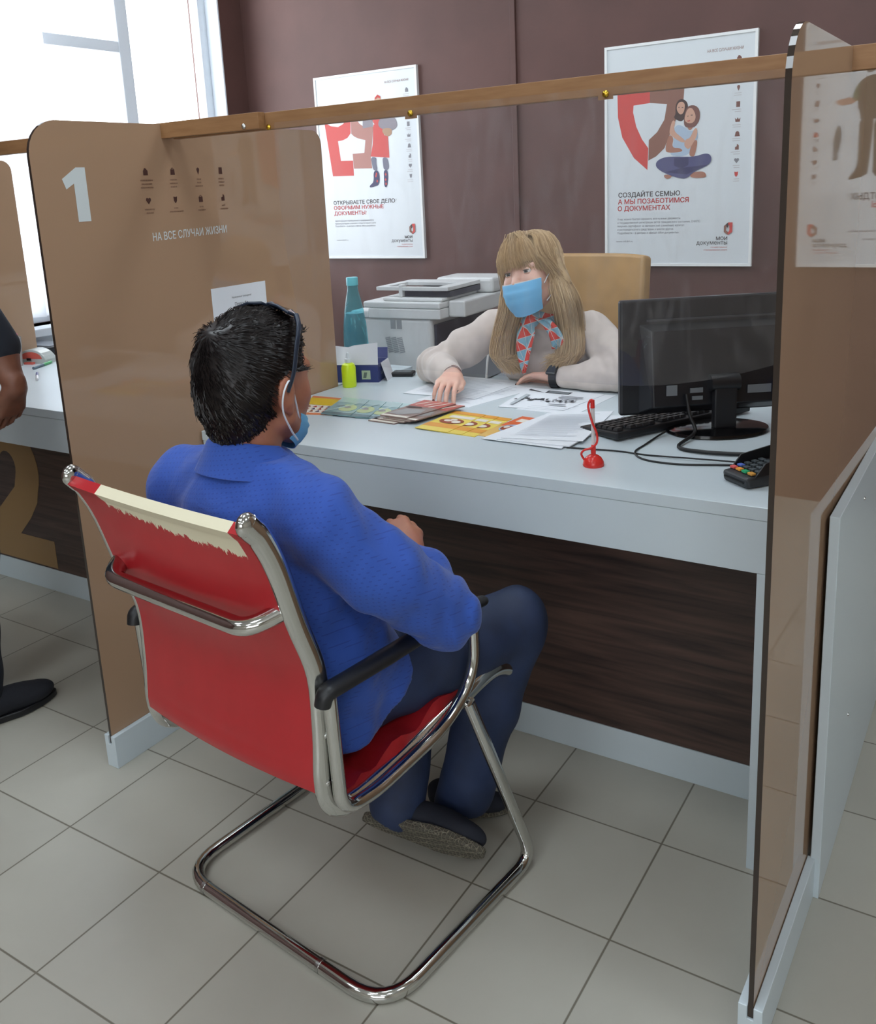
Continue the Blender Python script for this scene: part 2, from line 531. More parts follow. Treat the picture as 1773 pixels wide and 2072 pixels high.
wall_brown = M('brown_wall_paint', (97, 67, 62), 0.55, mottle=0.1, mscale=3.5, bump=0.12, bscale=70)
hall_wall = M('hall_wall_paint', (205, 198, 186), 0.7, mottle=0.04)
reveal_m = M('window_reveal_paint', (104, 84, 92), 0.6)

# ------------------------------------------------------------------ room shell
structure(MB().box((XL - 0.3, YF - 0.1, -0.1), (XR + 0.1, YB + 0.1, 0.0), floor_material()).build('floor'))
structure(MB().box((XL - 0.3, YF - 0.1, ZC), (XR + 0.1, YB + 0.1, ZC + 0.1), M('ceiling_paint', (232, 231, 228), 0.8)).build('ceiling'))
structure(MB().box((XL - 0.3, YB, 0), (XR + 0.1, YB + 0.1, ZC), wall_brown).build('wall_back'))
F0, F1, FZ0, FZ1 = 1.5, 4.5, 1.0, 2.5           # unseen window opening added behind the camera as daylight fill
wf = MB()
wf.box((XL - 0.3, YF - 0.15, 0), (F0, YF, ZC), hall_wall).box((F1, YF - 0.15, 0), (XR + 0.1, YF, ZC), hall_wall)
wf.box((F0, YF - 0.15, 0), (F1, YF, FZ0), hall_wall).box((F0, YF - 0.15, FZ1), (F1, YF, ZC), hall_wall)
structure(wf.build('wall_front'))
structure(MB().box((XR, YF, 0), (XR + 0.1, YB, ZC), hall_wall).build('wall_right'))
W0, W1, WZ0, WZ1 = 0.35, 2.09, 0.835, 2.85
wl = MB()
wl.box((XL - 0.22, YF, 0), (XL, W0, ZC), wall_brown).box((XL - 0.22, W1, 0), (XL, YB, ZC), wall_brown)
wl.box((XL - 0.22, W0, 0), (XL, W1, WZ0), wall_brown).box((XL - 0.22, W0, WZ1), (XL, W1, ZC), wall_brown)
structure(wl.build('wall_left'))
# thin raised cable channel running up the back wall
structure(MB().box((-0.222, YB - 0.012, 0.0), (-0.196, YB, ZC), wall_brown).build('trim_1', bevel=0.002))
# window in the left wall: frame, mullions, pane, sill
frame_w = M('window_frame_white', (225, 232, 240), 0.4)
win = bpy.data.objects.new('window_1', None); COL.objects.link(win); win.location = (XL, W0, WZ0); win['kind'] = 'structure'
f = MB(); xa, xb = XL - 0.15, XL - 0.09
for a, b in ((W0 - 0.0, W0 + 0.012), (W1 - 0.012, W1)):  # white reveal boards, added so the pane reflects white
    f.box((XL - 0.0895, a, WZ0), (XL, b, WZ1), frame_w)
for (a, b) in ((W0, W0 + 0.06), (W1 - 0.06, W1), (1.50, 1.57)):
    f.box((xa, a, WZ0), (xb, b, WZ1), frame_w)
f.box((xa, W0, WZ0), (xb, W1, WZ0 + 0.06), frame_w).box((xa, W0, WZ1 - 0.06), (xb, W1, WZ1), frame_w)
f.box((xa, W0, 2.02), (xb, 1.5, 2.07), frame_w)
f.build('window_frame', win, bevel=0.004)
def clear_glass(name, tint=(1, 1, 1), gloss=1.0, haze=0.0, hcol=(0.8, 0.8, 0.82)):
    m = bpy.data.materials.new(name); m.use_nodes = True
    nt = m.node_tree; N = nt.nodes; K = nt.links
    N.remove(N['Principled BSDF']); out = N['Material Output']
    tr = N.new('ShaderNodeBsdfTransparent'); tr.inputs[0].default_value = (*tint, 1)
    gl = N.new('ShaderNodeBsdfGlossy'); gl.inputs['Roughness'].default_value = 0.02
    fr = N.new('ShaderNodeFresnel'); fr.inputs['IOR'].default_value = 1.46
    gb = N.new('ShaderNodeNewGeometry')      # reflect on the outer faces only
    mx = N.new('ShaderNodeMixShader'); K.new(math_node(nt, 'MULTIPLY', math_node(nt, 'MULTIPLY', fr.outputs[0], gloss), math_node(nt, 'SUBTRACT', 1.0, gb.outputs['Backfacing'])), mx.inputs[0])
    K.new(tr.outputs[0], mx.inputs[1]); K.new(gl.outputs[0], mx.inputs[2])
    last = mx.outputs[0]
    if haze > 0:   # smudges and fine scratches of the film
        tc = N.new('ShaderNodeTexCoord'); mp = N.new('ShaderNodeMapping'); mp.inputs['Scale'].default_value = (9, 9, 2.2); mp.inputs['Rotation'].default_value = (0, 0.5, 0)
        K.new(tc.outputs['Object'], mp.inputs[0])
        nz = N.new('ShaderNodeTexNoise'); nz.inputs['Scale'].default_value = 2.5; nz.inputs['Detail'].default_value = 7; nz.inputs['Distortion'].default_value = 1.5
        K.new(mp.outputs[0], nz.inputs['Vector'])
        mr = N.new('ShaderNodeMapRange'); mr.inputs[1].default_value = 0.5; mr.inputs[2].default_value = 0.75
        mr.inputs[3].default_value = haze * 0.35; mr.inputs[4].default_value = haze
        K.new(nz.outputs['Fac'], mr.inputs[0])
        df = N.new('ShaderNodeBsdfDiffuse'); df.inputs[0].default_value = (*hcol, 1)
        m2 = N.new('ShaderNodeMixShader'); K.new(mr.outputs[0], m2.inputs[0]); K.new(last, m2.inputs[1]); K.new(df.outputs[0], m2.inputs[2]); last = m2.outputs[0]
    K.new(last, out.inputs[0])
    return m
pane_m = clear_glass('window_glass')
fill_win = bpy.data.objects.new('fill_window', None); COL.objects.link(fill_win); fill_win.location = (F0, YF, FZ0); fill_win['kind'] = 'structure'
f2 = MB()  # frame of the added fill window
for k in range(5):
    x = F0 + (F1 - F0) * k / 4
    f2.box((max(F0, x - 0.035), YF - 0.11, FZ0), (min(F1, x + 0.035), YF - 0.05, FZ1), frame_w)
f2.box((F0, YF - 0.109, FZ0), (F1, YF - 0.051, FZ0 + 0.06), frame_w).box((F0, YF - 0.109, FZ1 - 0.06), (F1, YF - 0.051, FZ1), frame_w)
f2.build('window_frame', fill_win)
MB().box((F0, YF - 0.083, FZ0 + 0.06), (F1, YF - 0.078, FZ1 - 0.06), pane_m).build('window_pane', fill_win)
MB().box((XL - 0.124, W0 + 0.06, WZ0 + 0.06), (XL - 0.118, W1 - 0.06, WZ1 - 0.06), pane_m).build('window_pane', win)
MB().box((XL - 0.09, W0, WZ0 - 0.035), (XL + 0.10, W1, WZ0), frame_w).build('window_sill', win, bevel=0.004)
MB().box((XL, W0, WZ0 - 0.10), (XL + 0.05, W1, WZ0 - 0.035), frame_w).build('sill_apron', win, bevel=0.002)

# vertical blind: a head rail with separate hanging slats
slat_m = M('blind_fabric', (236, 238, 240), 0.8)
def translucent(m, amount=0.5):
    nt = m.node_tree; N = nt.nodes; K = nt.links
    t = N.new('ShaderNodeBsdfTranslucent'); t.inputs[0].default_value = (0.9, 0.92, 0.95, 1)
    mx = N.new('ShaderNodeMixShader'); mx.inputs[0].default_value = amount
    K.new(N['Principled BSDF'].outputs[0], mx.inputs[1]); K.new(t.outputs[0], mx.inputs[2]); K.new(mx.outputs[0], N['Material Output'].inputs[0])
translucent(slat_m, 0.6)
bl = thing('vertical_blind', 'white vertical slat blind hanging in the bright left window', 'blind', (XL - 0.04, 0.7, WZ1))
MB().box((XL - 0.06, W0 + 0.01, WZ1 - 0.045), (XL - 0.015, W1 - 0.01, WZ1), frame_w).build('head_rail', bl)
ys = [0.39, 0.455, 0.515, 0.58, 0.64, 0.70, 0.755, 0.83, 0.915, 1.0]
for i, y in enumerate(ys):
    a = math.radians(28 + 10 * math.sin(i * 2.1)); c, s_ = math.cos(a), math.sin(a)
    hw = 0.044; x = XL - 0.038
    g = [[V(x + (t * s_ * hw + 0.006 * (1 - t * t) * c), y + t * c * hw, z) for t in (-1, -0.5, 0, 0.5, 1)] for z in (0.868, 1.6, 2.2, WZ1 - 0.045)]
    MB().sheet(g, 0.0012, slat_m).build('slat', bl, smooth=60)

# ceiling lamps (out of the frame; they light the hall)
lamp_m = M('lamp_diffuser', (236, 247, 255), 0.5, emit=LAMP_STRENGTH)
first = None
spots = [(x, y) for y in (-3.9, -2.2, -0.6, 1.0) for x in (-0.75, 1.0, 3.2)]
for k, (x, y) in enumerate(spots):
    if first is None:
        first = thing('ceiling_light', 'square white ceiling light panel among rows on the office ceiling', 'ceiling light', (x, y, ZC), 'ceiling light panels')
        MB().box((x - 0.31, y - 0.31, ZC - 0.05), (x + 0.31, y + 0.31, ZC), white_pl).build('housing', first, bevel=0.003)
        MB().box((x - 0.285, y - 0.285, ZC - 0.056), (x + 0.285, y + 0.285, ZC - 0.051), lamp_m).build('diffuser', first)
    else:
        copy_tree(first).location = (x, y, ZC)

# ------------------------------------------------------------------ service booths
MIR = None
def digit_poly(cx, s):
    pass
def service_desk(label, x0, x1, right_leg=True, number=None, group=None):
    t = thing('service_desk', label, 'desk', ((x0 + x1) / 2, 0.4, 0))
    MB().box((x0, 0.0, 0.725), (x1, 0.84, 0.75), white_lam).build('desk_top', t, bevel=0.0012)
    MB().box((x0 + 0.002, 0.001, 0.623), (x1 - 0.002, 0.019, 0.7245), white_lam).build('apron', t, bevel=0.001)
    for a in (x0 + 0.001, x1 - 0.028):
        MB().box((a, 0.001, 0.0), (a + 0.027, 0.83, 0.6225), white_lam).build('side_panel', t, bevel=0.001)
    MB().box((x0 + 0.029, 0.213, 0.0835), (x1 - 0.029, 0.23, 0.7245), wenge).build('modesty_panel', t, bevel=0.001)
    MB().box((x0 + 0.029, 0.211, 0.0), (x1 - 0.029, 0.229, 0.083), white_lam).build('plinth', t, bevel=0.001)
    return t
desk = service_desk('white topped service desk with dark wood front where the clerk sits', 0.008, 1.43)
desk2 = service_desk('white topped service desk behind the left partition with a large tan number two', -1.492, -0.008)
desk3 = service_desk('white desk end below the window beyond the far left partition', -1.735, -1.507)
# large tan 2 on the dark front of the second desk
def arc(cx, cz, rx, rz, a0, a1, n=18):
    return [(cx + rx * math.cos(math.radians(a0 + (a1 - a0) * i / n)), cz + rz * math.sin(math.radians(a0 + (a1 - a0) * i / n))) for i in range(n + 1)]
two = [(-1.42, 0.090)] + [(-1.015, 0.090), (-1.015, 0.192), (-1.205, 0.192)]
two += [(-1.13, 0.262), (-1.08, 0.325)] + arc(-1.225, 0.445, 0.178, 0.170, -28, 180)
two += [(-1.27, 0.445)] + arc(-1.225, 0.445, 0.048, 0.055, 180, -20, 10) + [(-1.20, 0.37), (-1.42, 0.185)]
tan_print = M('tan_print', (148, 116, 74), 0.45)
MB().prism([(x, 0.2129, z) for x, z in two], (0, -0.0006, 0), tan_print).build('number_print', desk2)

def rounded_profile(y0, y1, z0, z1, r_top0, r_top1, n=8):
    p = [(y0, z0)]
    p += [(y0 + r_top0 - r_top0 * math.cos(math.pi / 2 * i / n), z1 - r_top0 + r_top0 * math.sin(math.pi / 2 * i / n)) for i in range(n + 1)]
    p += [(y1 - r_top1 + r_top1 * math.sin(math.pi / 2 * i / n), z1 - r_top1 + r_top1 * math.cos(math.pi / 2 * i / n)) for i in range(n + 1)]
    p += [(y1, z0)]
    return p
def partition(label, X, yaw=0.0, p=0.385, base_end=-0.02, rt=0.075, rb=0.04):
    T = Matrix.Translation((X, 0, 0)) @ Matrix.Rotation(yaw, 4, 'Z')
    t = thing('partition', label, 'partition', (X, 0, 0))
    prof = rounded_profile(-p, 0.582, 0.062, 1.51, rt, rb)
    mb = MB(); n = len(prof); hw = 0.004
    vs = [T @ V(-hw, y, z) for y, z in prof] + [T @ V(hw, y, z) for y, z in prof]
    mb.add(vs, [tuple(range(n)), tuple(range(2 * n - 1, n - 1, -1))], acryl)
    mb.add(vs, [(i, (i + 1) % n, n + (i + 1) % n, n + i) for i in range(n)], acryl_edge)
    mb.build('acrylic_sheet', t, fix=True)
    b = MB()
    b.add([T @ V(x, y, z) for y in (-p - 0.004, base_end) for x, z in ((-0.0185, 0), (0.0185, 0), (0.0185, 0.084), (0.0048, 0.084), (0.0048, 0.061), (-0.0048, 0.061), (-0.0048, 0.084), (-0.0185, 0.084))],
          [tuple(range(8)), tuple(range(15, 7, -1))] + [(i, (i + 1) % 8, 8 + (i + 1) % 8, 8 + i) for i in range(8)], white_lam)
    b.build('base', t, bevel=0.0012)
    return t, T
part_l, TL = partition('brown acrylic partition printed with a white number 1 and small icons', 0.0)
part_r, TR = partition('brown glossy acrylic partition seen edge-on at the right with a mirrored poster', 1.511, -0.0152, 0.395, -0.012)
part_f, TF = partition('brown acrylic partition at far left edge, in front of the window', -1.4996)

# neighbouring desk end panel to the right of the right partition
nb = thing('end_panel', 'white laminate desk end panel with screw heads, right of the right partition', 'panel', (1.53, 0.4, 0))
MB().box((1.5215, -0.016, 0.0), (1.5385, 0.85, 0.757), white_lam).build('board', nb, bevel=0.0012)
for (y, z) in ((0.275, 0.70), (0.235, 0.25), (0.72, 0.70)):
    MB().lathe([(0.0, 0.0), (0.0035, 0.0), (0.003, 0.002), (0.0, 0.0028)], (1.5385, y, z), steel, 10, Matrix.Rotation(math.pi / 2, 4, 'Y')).build('screw', nb, smooth=40)

# rails across the partition tops
rail_m = tan_wood
lp = thing('top_rail', 'tan wooden rail ending in a cut end above the number 1 partition', 'rail', (-0.7, -0.012, 1.49))
MB().box((-1.79, -0.0225, 1.477), (0.316, -0.0008, 1.5125), rail_m).build('plank', lp, bevel=0.001)
def screw_at(x, y, z, parent, mat=brass, name='screw', s=1.0):
    MB().lathe([(0.0, 0.0), (0.0062 * s, 0.0), (0.0062 * s, 0.002), (0.0035 * s, 0.0045), (0.0, 0.005)], (x, y, z), mat, 12, Matrix.Rotation(math.pi / 2, 4, 'X')).build(name, parent, smooth=40)
screw_at(0.272, -0.0225, 1.485, lp, steel)
rp = thing('top_rail', 'long tan wooden rail holding the clear screen above the clerk', 'rail', (1.4, 0.01, 1.49))
MB().box((0.02, 0.0, 1.475), (2.95, 0.02, 1.5115), rail_m).build('plank', rp, bevel=0.001)
# clear protective film hung from the rail
film_m = clear_glass('clear_film', (0.975, 0.975, 0.98), 1.0, 0.045)
sg = thing('protective_screen', 'clear plastic protective screen hanging between clerk and visitor', 'screen', (0.9, -0.03, 1.48))
xs = np.linspace(0, 1, 33); grid = []
for zi in np.linspace(0, 1, 13):
    row = []
    for t in xs:
        xl = 0.345 + 0.055 * zi ** 2; xr = 1.468
        x = xl + (xr - xl) * t
        zt = 1.488; zb = 0.957 + (0.0 if x < 1.12 else 0.075 * ((x - 1.12) / 0.348) ** 2)
        if x < 0.45: zb += 0.05 * ((0.45 - x) / 0.1) ** 2
        z = zt + (zb - zt) * zi
        y = -0.0045 - 0.012 * math.sin(zi * 2.2) - 0.006 * math.sin(x * 5 + 1) * zi
        row.append(V(x, y, z))
    grid.append(row)
MB().sheet(grid, 0.0014, film_m).build('film', sg, smooth=60)
for (x, z) in ((0.325, 1.480), (0.706, 1.478), (1.118, 1.477)):
    screw_at(x, -0.006 if x > 0.34 else 0.0, z, sg, brass)
    if x > 0.34:
        MB().box((x - 0.016, -0.0022, 1.468), (x + 0.012, -0.0008, 1.4755), rail_m).build('tab', sg)

# print on the left partition
brown_print = M('dark_brown_print', (74, 44, 36), 0.5)
faint_print = M('faint_brown_print', (128, 96, 76), 0.5)
white_print = M('white_print', (205, 212, 212), 0.5)
XP = 0.0046
def mp_left(u, v, off): return V(XP + off, u, v)
def icon(kind, cx, cz, s, mapf, mb, mat, off=0.0):
    def P(pts): mb.flat([mapf(cx + a * s, cz + b * s, off) for a, b in pts], mat)
    circ = lambda x, y, r, a0=0, a1=360, n=14: [(x + r * math.cos(math.radians(a0 + (a1 - a0) * i / n)), y + r * math.sin(math.radians(a0 + (a1 - a0) * i / n))) for i in range(n + (0 if a1 - a0 == 360 else 1))]
    if kind == 'house': P([(-.42, -.5), (.42, -.5), (.42, .12), (.1, .45), (-.12, .52), (-.42, .1)])
    elif kind == 'bag':
        P([(-.42, -.5), (.42, -.5), (.38, .28), (-.38, .28)])
        P(circ(0, .28, .24, 0, 180) + [(-.16, .28)] + circ(0, .28, .16, 180, 0))
    elif kind == 'pin': P([(0, -.55), (.22, -.05)] + circ(0, .22, .28, 0, 180) + [(-.22, -.05)])
    elif kind == 'book': P([(-.34, -.5), (.36, -.5), (.36, .5), (-.34, .5)])
    elif kind == 'heart': P([(0, -.5), (.45, .05)] + circ(.22, .2, .23, 0, 170, 8) + circ(-.22, .2, .23, 10, 180, 8) + [(-.45, .05)])
    elif kind == 'shield': P([(0, -.55), (.28, -.2), (.36, .45), (0, .38), (-.36, .45), (-.28, -.2)])
    elif kind == 'dome': P([(-.48, -.5), (.48, -.5), (.36, .0)] + circ(0, .05, .36, 0, 180, 10) + [(-.36, 0)])
    elif kind == 'crown': P([(-.4, -.4), (.4, -.4), (.5, .35), (.2, .05), (0, .45), (-.2, .05), (-.5, .35)])
    elif kind == 'thumb': P([(-.35, -.5), (.35, -.5), (.35, .25), (.12, .5), (0, .5), (-.05, .1), (-.35, .0)])
pm = MB()
one = [(-0.252, 1.296), (-0.285, 1.296), (-0.285, 1.378), (-0.306, 1.366), (-0.314, 1.388), (-0.276, 1.412), (-0.252, 1.412)]
pm.flat([mp_left(u, v, 0) for u, v in one], white_print)
pm.build('number_print', part_l, fix=False)
pm = MB(); add_text(pm, 'НА ВСЕ СЛУЧАИ ЖИЗНИ', -0.083, 1.240, 0.248, white_print, mp_left, 0, 0.008, height=0.019, slope=0.02)
pm.build('slogan_print', part_l, fix=False)
kinds = ['house', 'bag', 'pin', 'book', 'heart', 'shield', 'bag', 'thumb']
capt = [(11, 9, 11), (6, 7, 6), (4, 4, 8), (6, 6, 5), (8, 6), (4, 13), (4, 7), (4, 8)]
for k in range(8):
    u = -0.0835 + 0.0838 * (k % 4) - (0.006 if k % 4 == 3 else 0); v = 1.401 if k < 4 else 1.334
    pm = MB(); icon(kinds[k], u, v, 0.0165, mp_left, pm, brown_print)
    for j, w in enumerate(capt[k]):
        # tiny illegible captions: rows of short dashes
        wd = 0.0033 * w; x = u - wd / 2; zz = v - 0.0215 - 0.0082 * j
        while x < u + wd / 2:
            l = rng.uniform(0.0015, 0.0035)
            pm.flat([mp_left(a, b, 0) for a, b in ((x, zz), (x + l, zz), (x + l, zz + 0.0032), (x, zz + 0.0032))], faint_print); x += l + 0.0009
    pm.build('icon_print', part_l, fix=False)
# notice sheet stuck on the left partition
nt_ = thing('notice_sheet', 'white paper notice taped on the brown partition above the visitor', 'notice', (0.006, 0.19, 1.04))
MB().box((0.0046, 0.087, 0.83), (0.0051, 0.292, 1.106), paper_m).build('sheet', nt_)
nb_ = MB(); ink = M('grey_ink', (90, 92, 98), 0.7)
mpn = lambda u, v, off: V(0.0054 + off, u, v)
add_text(nb_, 'Уважаемые граждане!', 0.158, 1.073, 0.075, ink, mpn, 0, 0.004)
add_text(nb_, 'Просьба', 0.168, 1.052, 0.05, ink, mpn, 0, 0.012)
for j in range(9):
    nb_.flat([mpn(a, b, 0) for a, b in ((0.107, 1.02 - 0.018 * j), (0.272, 1.02 - 0.018 * j), (0.272, 1.024 - 0.018 * j), (0.107, 1.024 - 0.018 * j))], ink)
nb_.build('writing', nt_, fix=False)
# ------------------------------------------------------------------ posters on the back wall
YP = YB - 0.015            # printed face
red_p = M('poster_red', (205, 78, 74), 0.5); brn_p = M('poster_brown', (140, 98, 84), 0.5); rbr_p = M('poster_rose_brown', (176, 124, 114), 0.5)
blk_p = M('poster_dark_ink', (66, 58, 58), 0.5); redt_p = M('poster_red_ink', (190, 62, 58), 0.5); gry_p = M('poster_grey_ink', (128, 128, 134), 0.5)
skin_p = M('poster_skin', (205, 160, 138), 0.5); skin2_p = M('poster_skin_shade', (170, 118, 98), 0.5)
jean_p = M('poster_jeans', (84, 84, 124), 0.5); jean2_p = M('poster_jeans_dark', (64, 62, 98), 0.5); sh_p = M('poster_pale_shirt', (172, 190, 210), 0.5)
dkh_p = M('poster_dark_hair', (70, 50, 48), 0.5); mdh_p = M('poster_brown_hair', (122, 82, 74), 0.5); sheet_p = M('poster_sheet', (218, 224, 228), 0.35, coat=0.3)
fur_p = M('poster_grey_fur', (140, 134, 142), 0.5); bask_p = M('poster_basket', (176, 140, 112), 0.5); legg_p = M('poster_grey_legs', (112, 114, 132), 0.5)
vest_p = M('poster_khaki', (98, 84, 68), 0.5); green_p = M('poster_green', (118, 128, 96), 0.5); fish_p = M('poster_fish', (112, 112, 108), 0.5); white_p = sheet_p
frame_p = M('poster_frame', (236, 238, 238), 0.35)
def poster(label, x0, z0, w=0.62, h=0.90):
    t = thing('framed_poster', label, 'poster', (x0 + w / 2, YB, z0 + h / 2), None)
    MB().box((x0 + 0.008, YP, z0 + 0.008), (x0 + w - 0.008, YB - 0.001, z0 + h - 0.008), sheet_p).build('sheet', t)
    f = MB(); d = YP - 0.004
    f.box((x0, d, z0), (x0 + 0.011, YB - 0.0005, z0 + h), frame_p).box((x0 + w - 0.011, d, z0), (x0 + w, YB - 0.0005, z0 + h), frame_p)
    f.box((x0 + 0.0112, d, z0), (x0 + w - 0.0112, YB - 0.0005, z0 + 0.011), frame_p).box((x0 + 0.0112, d, z0 + h - 0.011), (x0 + w - 0.0112, YB - 0.0005, z0 + h), frame_p)
    f.build('frame', t)
    MBS = {}; lay = [0]
    def part(n): return MBS.setdefault(n, MB())
    mapf = lambda u, v, off: V(x0 + u, YP - 0.0003 - off, z0 + v)
    v_logo = [0]
    def poly(pts, mat, soft=0):
        lay[0] += 1
        for _ in range(soft):     # rounded outline
            pts = [q for i in range(len(pts)) for q in ((pts[i][0] * .75 + pts[(i + 1) % len(pts)][0] * .25, pts[i][1] * .75 + pts[(i + 1) % len(pts)][1] * .25), (pts[i][0] * .25 + pts[(i + 1) % len(pts)][0] * .75, pts[i][1] * .25 + pts[(i + 1) % len(pts)][1] * .75))]
        part('logo' if v_logo[0] else 'picture').flat([mapf(u, v, lay[0] * 0.00012) for u, v in pts], mat)
    def txt(s, u, v, wd, mat, bold=0.0, align='LEFT', height=None):
        n = 'logo' if v_logo[0] else ('headline' if height and height > .015 else ('slogan' if v > .7 else ('web_address' if s.startswith('www') else 'small_print')))
        add_text(part(n), s, u, v, wd, mat, mapf, 0.0004, bold, align, height)
    def ico(u, names, vs, mats, s=0.021):
        for k, v in enumerate(vs):
            mb = part('icon_print_%d' % k); icon(names[k % len(names)], u, v, s, mapf, mb, mats[k % len(mats)], 0.0003)
            for j in range(2):
                wd = rng.uniform(0.02, 0.036); zz = v - 0.02 - 0.008 * j
                mb.flat([mapf(a, b, 0.0003) for a, b in ((u + 0.012 - wd, zz), (u + 0.012, zz), (u + 0.012, zz + 0.0022), (u + 0.012 - wd, zz + 0.0022))], M('poster_faint', (188, 184, 186), 0.5))
    def logo(u, v, s=1.0):
        # outlined emblem: dark left half, red right half, white page in the middle; then the name
        v_logo[0] = 1
        P = lambda pts, m: poly([(u + a * s, v + b * s) for a, b in pts], m)
        P([(0, .044), (-.017, .030), (-.017, .006), (0, -.006), (0, .006), (-.008, .012), (-.008, .024), (0, .030)], brn_p)
        P([(0, .044), (-.010, .036), (-.002, .022), (0, .030)], blk_p)
        P([(0, .030), (0.005, .034), (0.005, .012), (0, .004), (0, -.006), (.017, .006), (.017, .044), (0, .044)], red_p)
        txt('МОИ', u - 0.003, v - 0.026, 0.045, blk_p, 0.02, 'RIGHT', 0.0135)
        txt('документы', u - 0.003, v - 0.044, 0.125, blk_p, 0.0, 'RIGHT', 0.0175)
        txt('государственные', u - 0.003, v - 0.057, 0.066, redt_p, 0, 'RIGHT', 0.0055)
        txt('и муниципальные услуги', u - 0.003, v - 0.068, 0.094, redt_p, 0, 'RIGHT', 0.0055)
    def done():
        for n, m in MBS.items(): m.build('icon_print' if n.startswith('icon') else n, t, fix=False)
    return poly, txt, ico, logo, done
names_col = ['house', 'bag', 'pin', 'book', 'crown', 'dome', 'thumb', 'heart', 'shield']

# right poster
poly, txt, ico, logo, done = poster('framed poster of two sitting women beside a red and brown shield', .22, .965)
D = {
 'red':[(0.054,0.713),(0.194,0.714),(0.196,0.664),(0.126,0.66),(0.124,0.633),(0.138,0.575),(0.163,0.523),(0.19,0.486),(0.187,0.398),(0.128,0.45),(0.077,0.536),(0.058,0.617)],
 'brown':[(0.194,0.714),(0.337,0.713),(0.335,0.667),(0.305,0.59),(0.258,0.481),(0.224,0.451),(0.191,0.436),(0.192,0.518),(0.227,0.547),(0.257,0.594),(0.267,0.654),(0.196,0.664)],
 'girlhair':[(0.302,0.646),(0.315,0.667),(0.336,0.668),(0.355,0.648),(0.352,0.611),(0.336,0.584),(0.32,0.582),(0.294,0.598),(0.304,0.611)],
 'girlface':[(0.308,0.644),(0.318,0.658),(0.335,0.657),(0.342,0.642),(0.337,0.615),(0.323,0.606),(0.308,0.625)],
 'mhair':[(0.344,0.625),(0.358,0.641),(0.384,0.64),(0.402,0.62),(0.403,0.583),(0.389,0.561),(0.376,0.554),(0.345,0.556),(0.336,0.577)],
 'mface':[(0.341,0.598),(0.351,0.628),(0.369,0.633),(0.384,0.608),(0.386,0.587),(0.374,0.571),(0.352,0.573),(0.341,0.584)],
 'neck':[(0.349,0.576),(0.378,0.584),(0.375,0.55),(0.357,0.543)],
 'shirt':[(0.298,0.559),(0.316,0.572),(0.345,0.556),(0.36,0.541),(0.393,0.545),(0.399,0.507),(0.379,0.501),(0.365,0.444),(0.277,0.448),(0.295,0.486),(0.298,0.528)],
 'arm1':[(0.276,0.536),(0.298,0.521),(0.288,0.481),(0.329,0.477),(0.336,0.462),(0.277,0.461),(0.26,0.472)],
 'arm2':[(0.375,0.502),(0.397,0.507),(0.387,0.452),(0.38,0.439),(0.358,0.447)],
 'garm1':[(0.29,0.591),(0.305,0.583),(0.294,0.549),(0.335,0.515),(0.346,0.504),(0.339,0.497),(0.317,0.506),(0.283,0.532),(0.278,0.543)],
 'garm2':[(0.382,0.553),(0.394,0.549),(0.393,0.521),(0.372,0.485),(0.358,0.468),(0.339,0.487),(0.346,0.511),(0.364,0.513)],
 'jeans':[(0.223,0.426),(0.24,0.44),(0.277,0.448),(0.38,0.439),(0.427,0.452),(0.448,0.445),(0.454,0.424),(0.442,0.404),(0.381,0.381),(0.353,0.354),(0.319,0.359),(0.259,0.382),(0.225,0.405)],
 'foot1':[(0.369,0.378),(0.414,0.383),(0.432,0.373),(0.433,0.355),(0.367,0.357)],
 'foot2':[(0.259,0.378),(0.297,0.369),(0.275,0.356),(0.259,0.364)]}
red_full = [(0.054, 0.78)] + [(0.194, 0.78)] + D['red'][2:]
brn_full = [(0.194, 0.78), (0.337, 0.78), (0.337, 0.70)] + D['brown'][2:]
poly(red_full, red_p); poly(brn_full, brn_p)
poly([(0.196,0.664),(0.267,0.654),(0.257,0.594),(0.227,0.547),(0.192,0.518),(0.19,0.486),(0.163,0.523),(0.138,0.575),(0.124,0.633),(0.126,0.66)], white_p)
for k, m in (('girlhair', dkh_p), ('girlface', skin_p), ('neck', skin2_p), ('shirt', sh_p), ('arm1', skin2_p), ('arm2', skin2_p), ('mhair', mdh_p), ('mface', skin_p), ('garm1', skin_p), ('garm2', skin_p), ('foot1', skin2_p), ('foot2', skin2_p), ('jeans', jean_p)):
    poly(D[k], m, 2)
poly([(0.30, 0.44), (0.36, 0.44), (0.36, 0.41), (0.33, 0.395), (0.30, 0.41)], jean2_p)
poly([(0.26, 0.385), (0.34, 0.40), (0.44, 0.406), (0.381, 0.383), (0.353, 0.372)], jean2_p)
poly([(0.3515, 0.6), (0.357, 0.602), (0.357, 0.599), (0.3515, 0.598)], blk_p); poly([(0.366, 0.604), (0.374, 0.604), (0.374, 0.601), (0.366, 0.601)], blk_p)
poly([(0.352, 0.582), (0.364, 0.584), (0.362, 0.5795), (0.354, 0.579)], redt_p)
poly([(0.315, 0.638), (0.32, 0.638), (0.32, 0.6355), (0.315, 0.6355)], blk_p); poly([(0.329, 0.636), (0.335, 0.636), (0.335, 0.6335), (0.329, 0.6335)], blk_p)
ico(0.551, names_col, [0.80, 0.745, 0.69, 0.629, 0.571, 0.519, 0.468, 0.416, 0.364], [mdh_p, mdh_p, mdh_p, mdh_p, mdh_p, mdh_p, mdh_p, gry_p, red_p])
txt('НА ВСЕ СЛУЧАИ ЖИЗНИ', .427, .832, .139, brn_p, 0, 'LEFT', .0115)
txt('СОЗДАЙТЕ СЕМЬЮ,', .060, .290, .272, blk_p, 0.018, 'LEFT', .0195)
txt('А МЫ ПОЗАБОТИМСЯ', .058, .262, .305, redt_p, 0.018, 'LEFT', .0195)
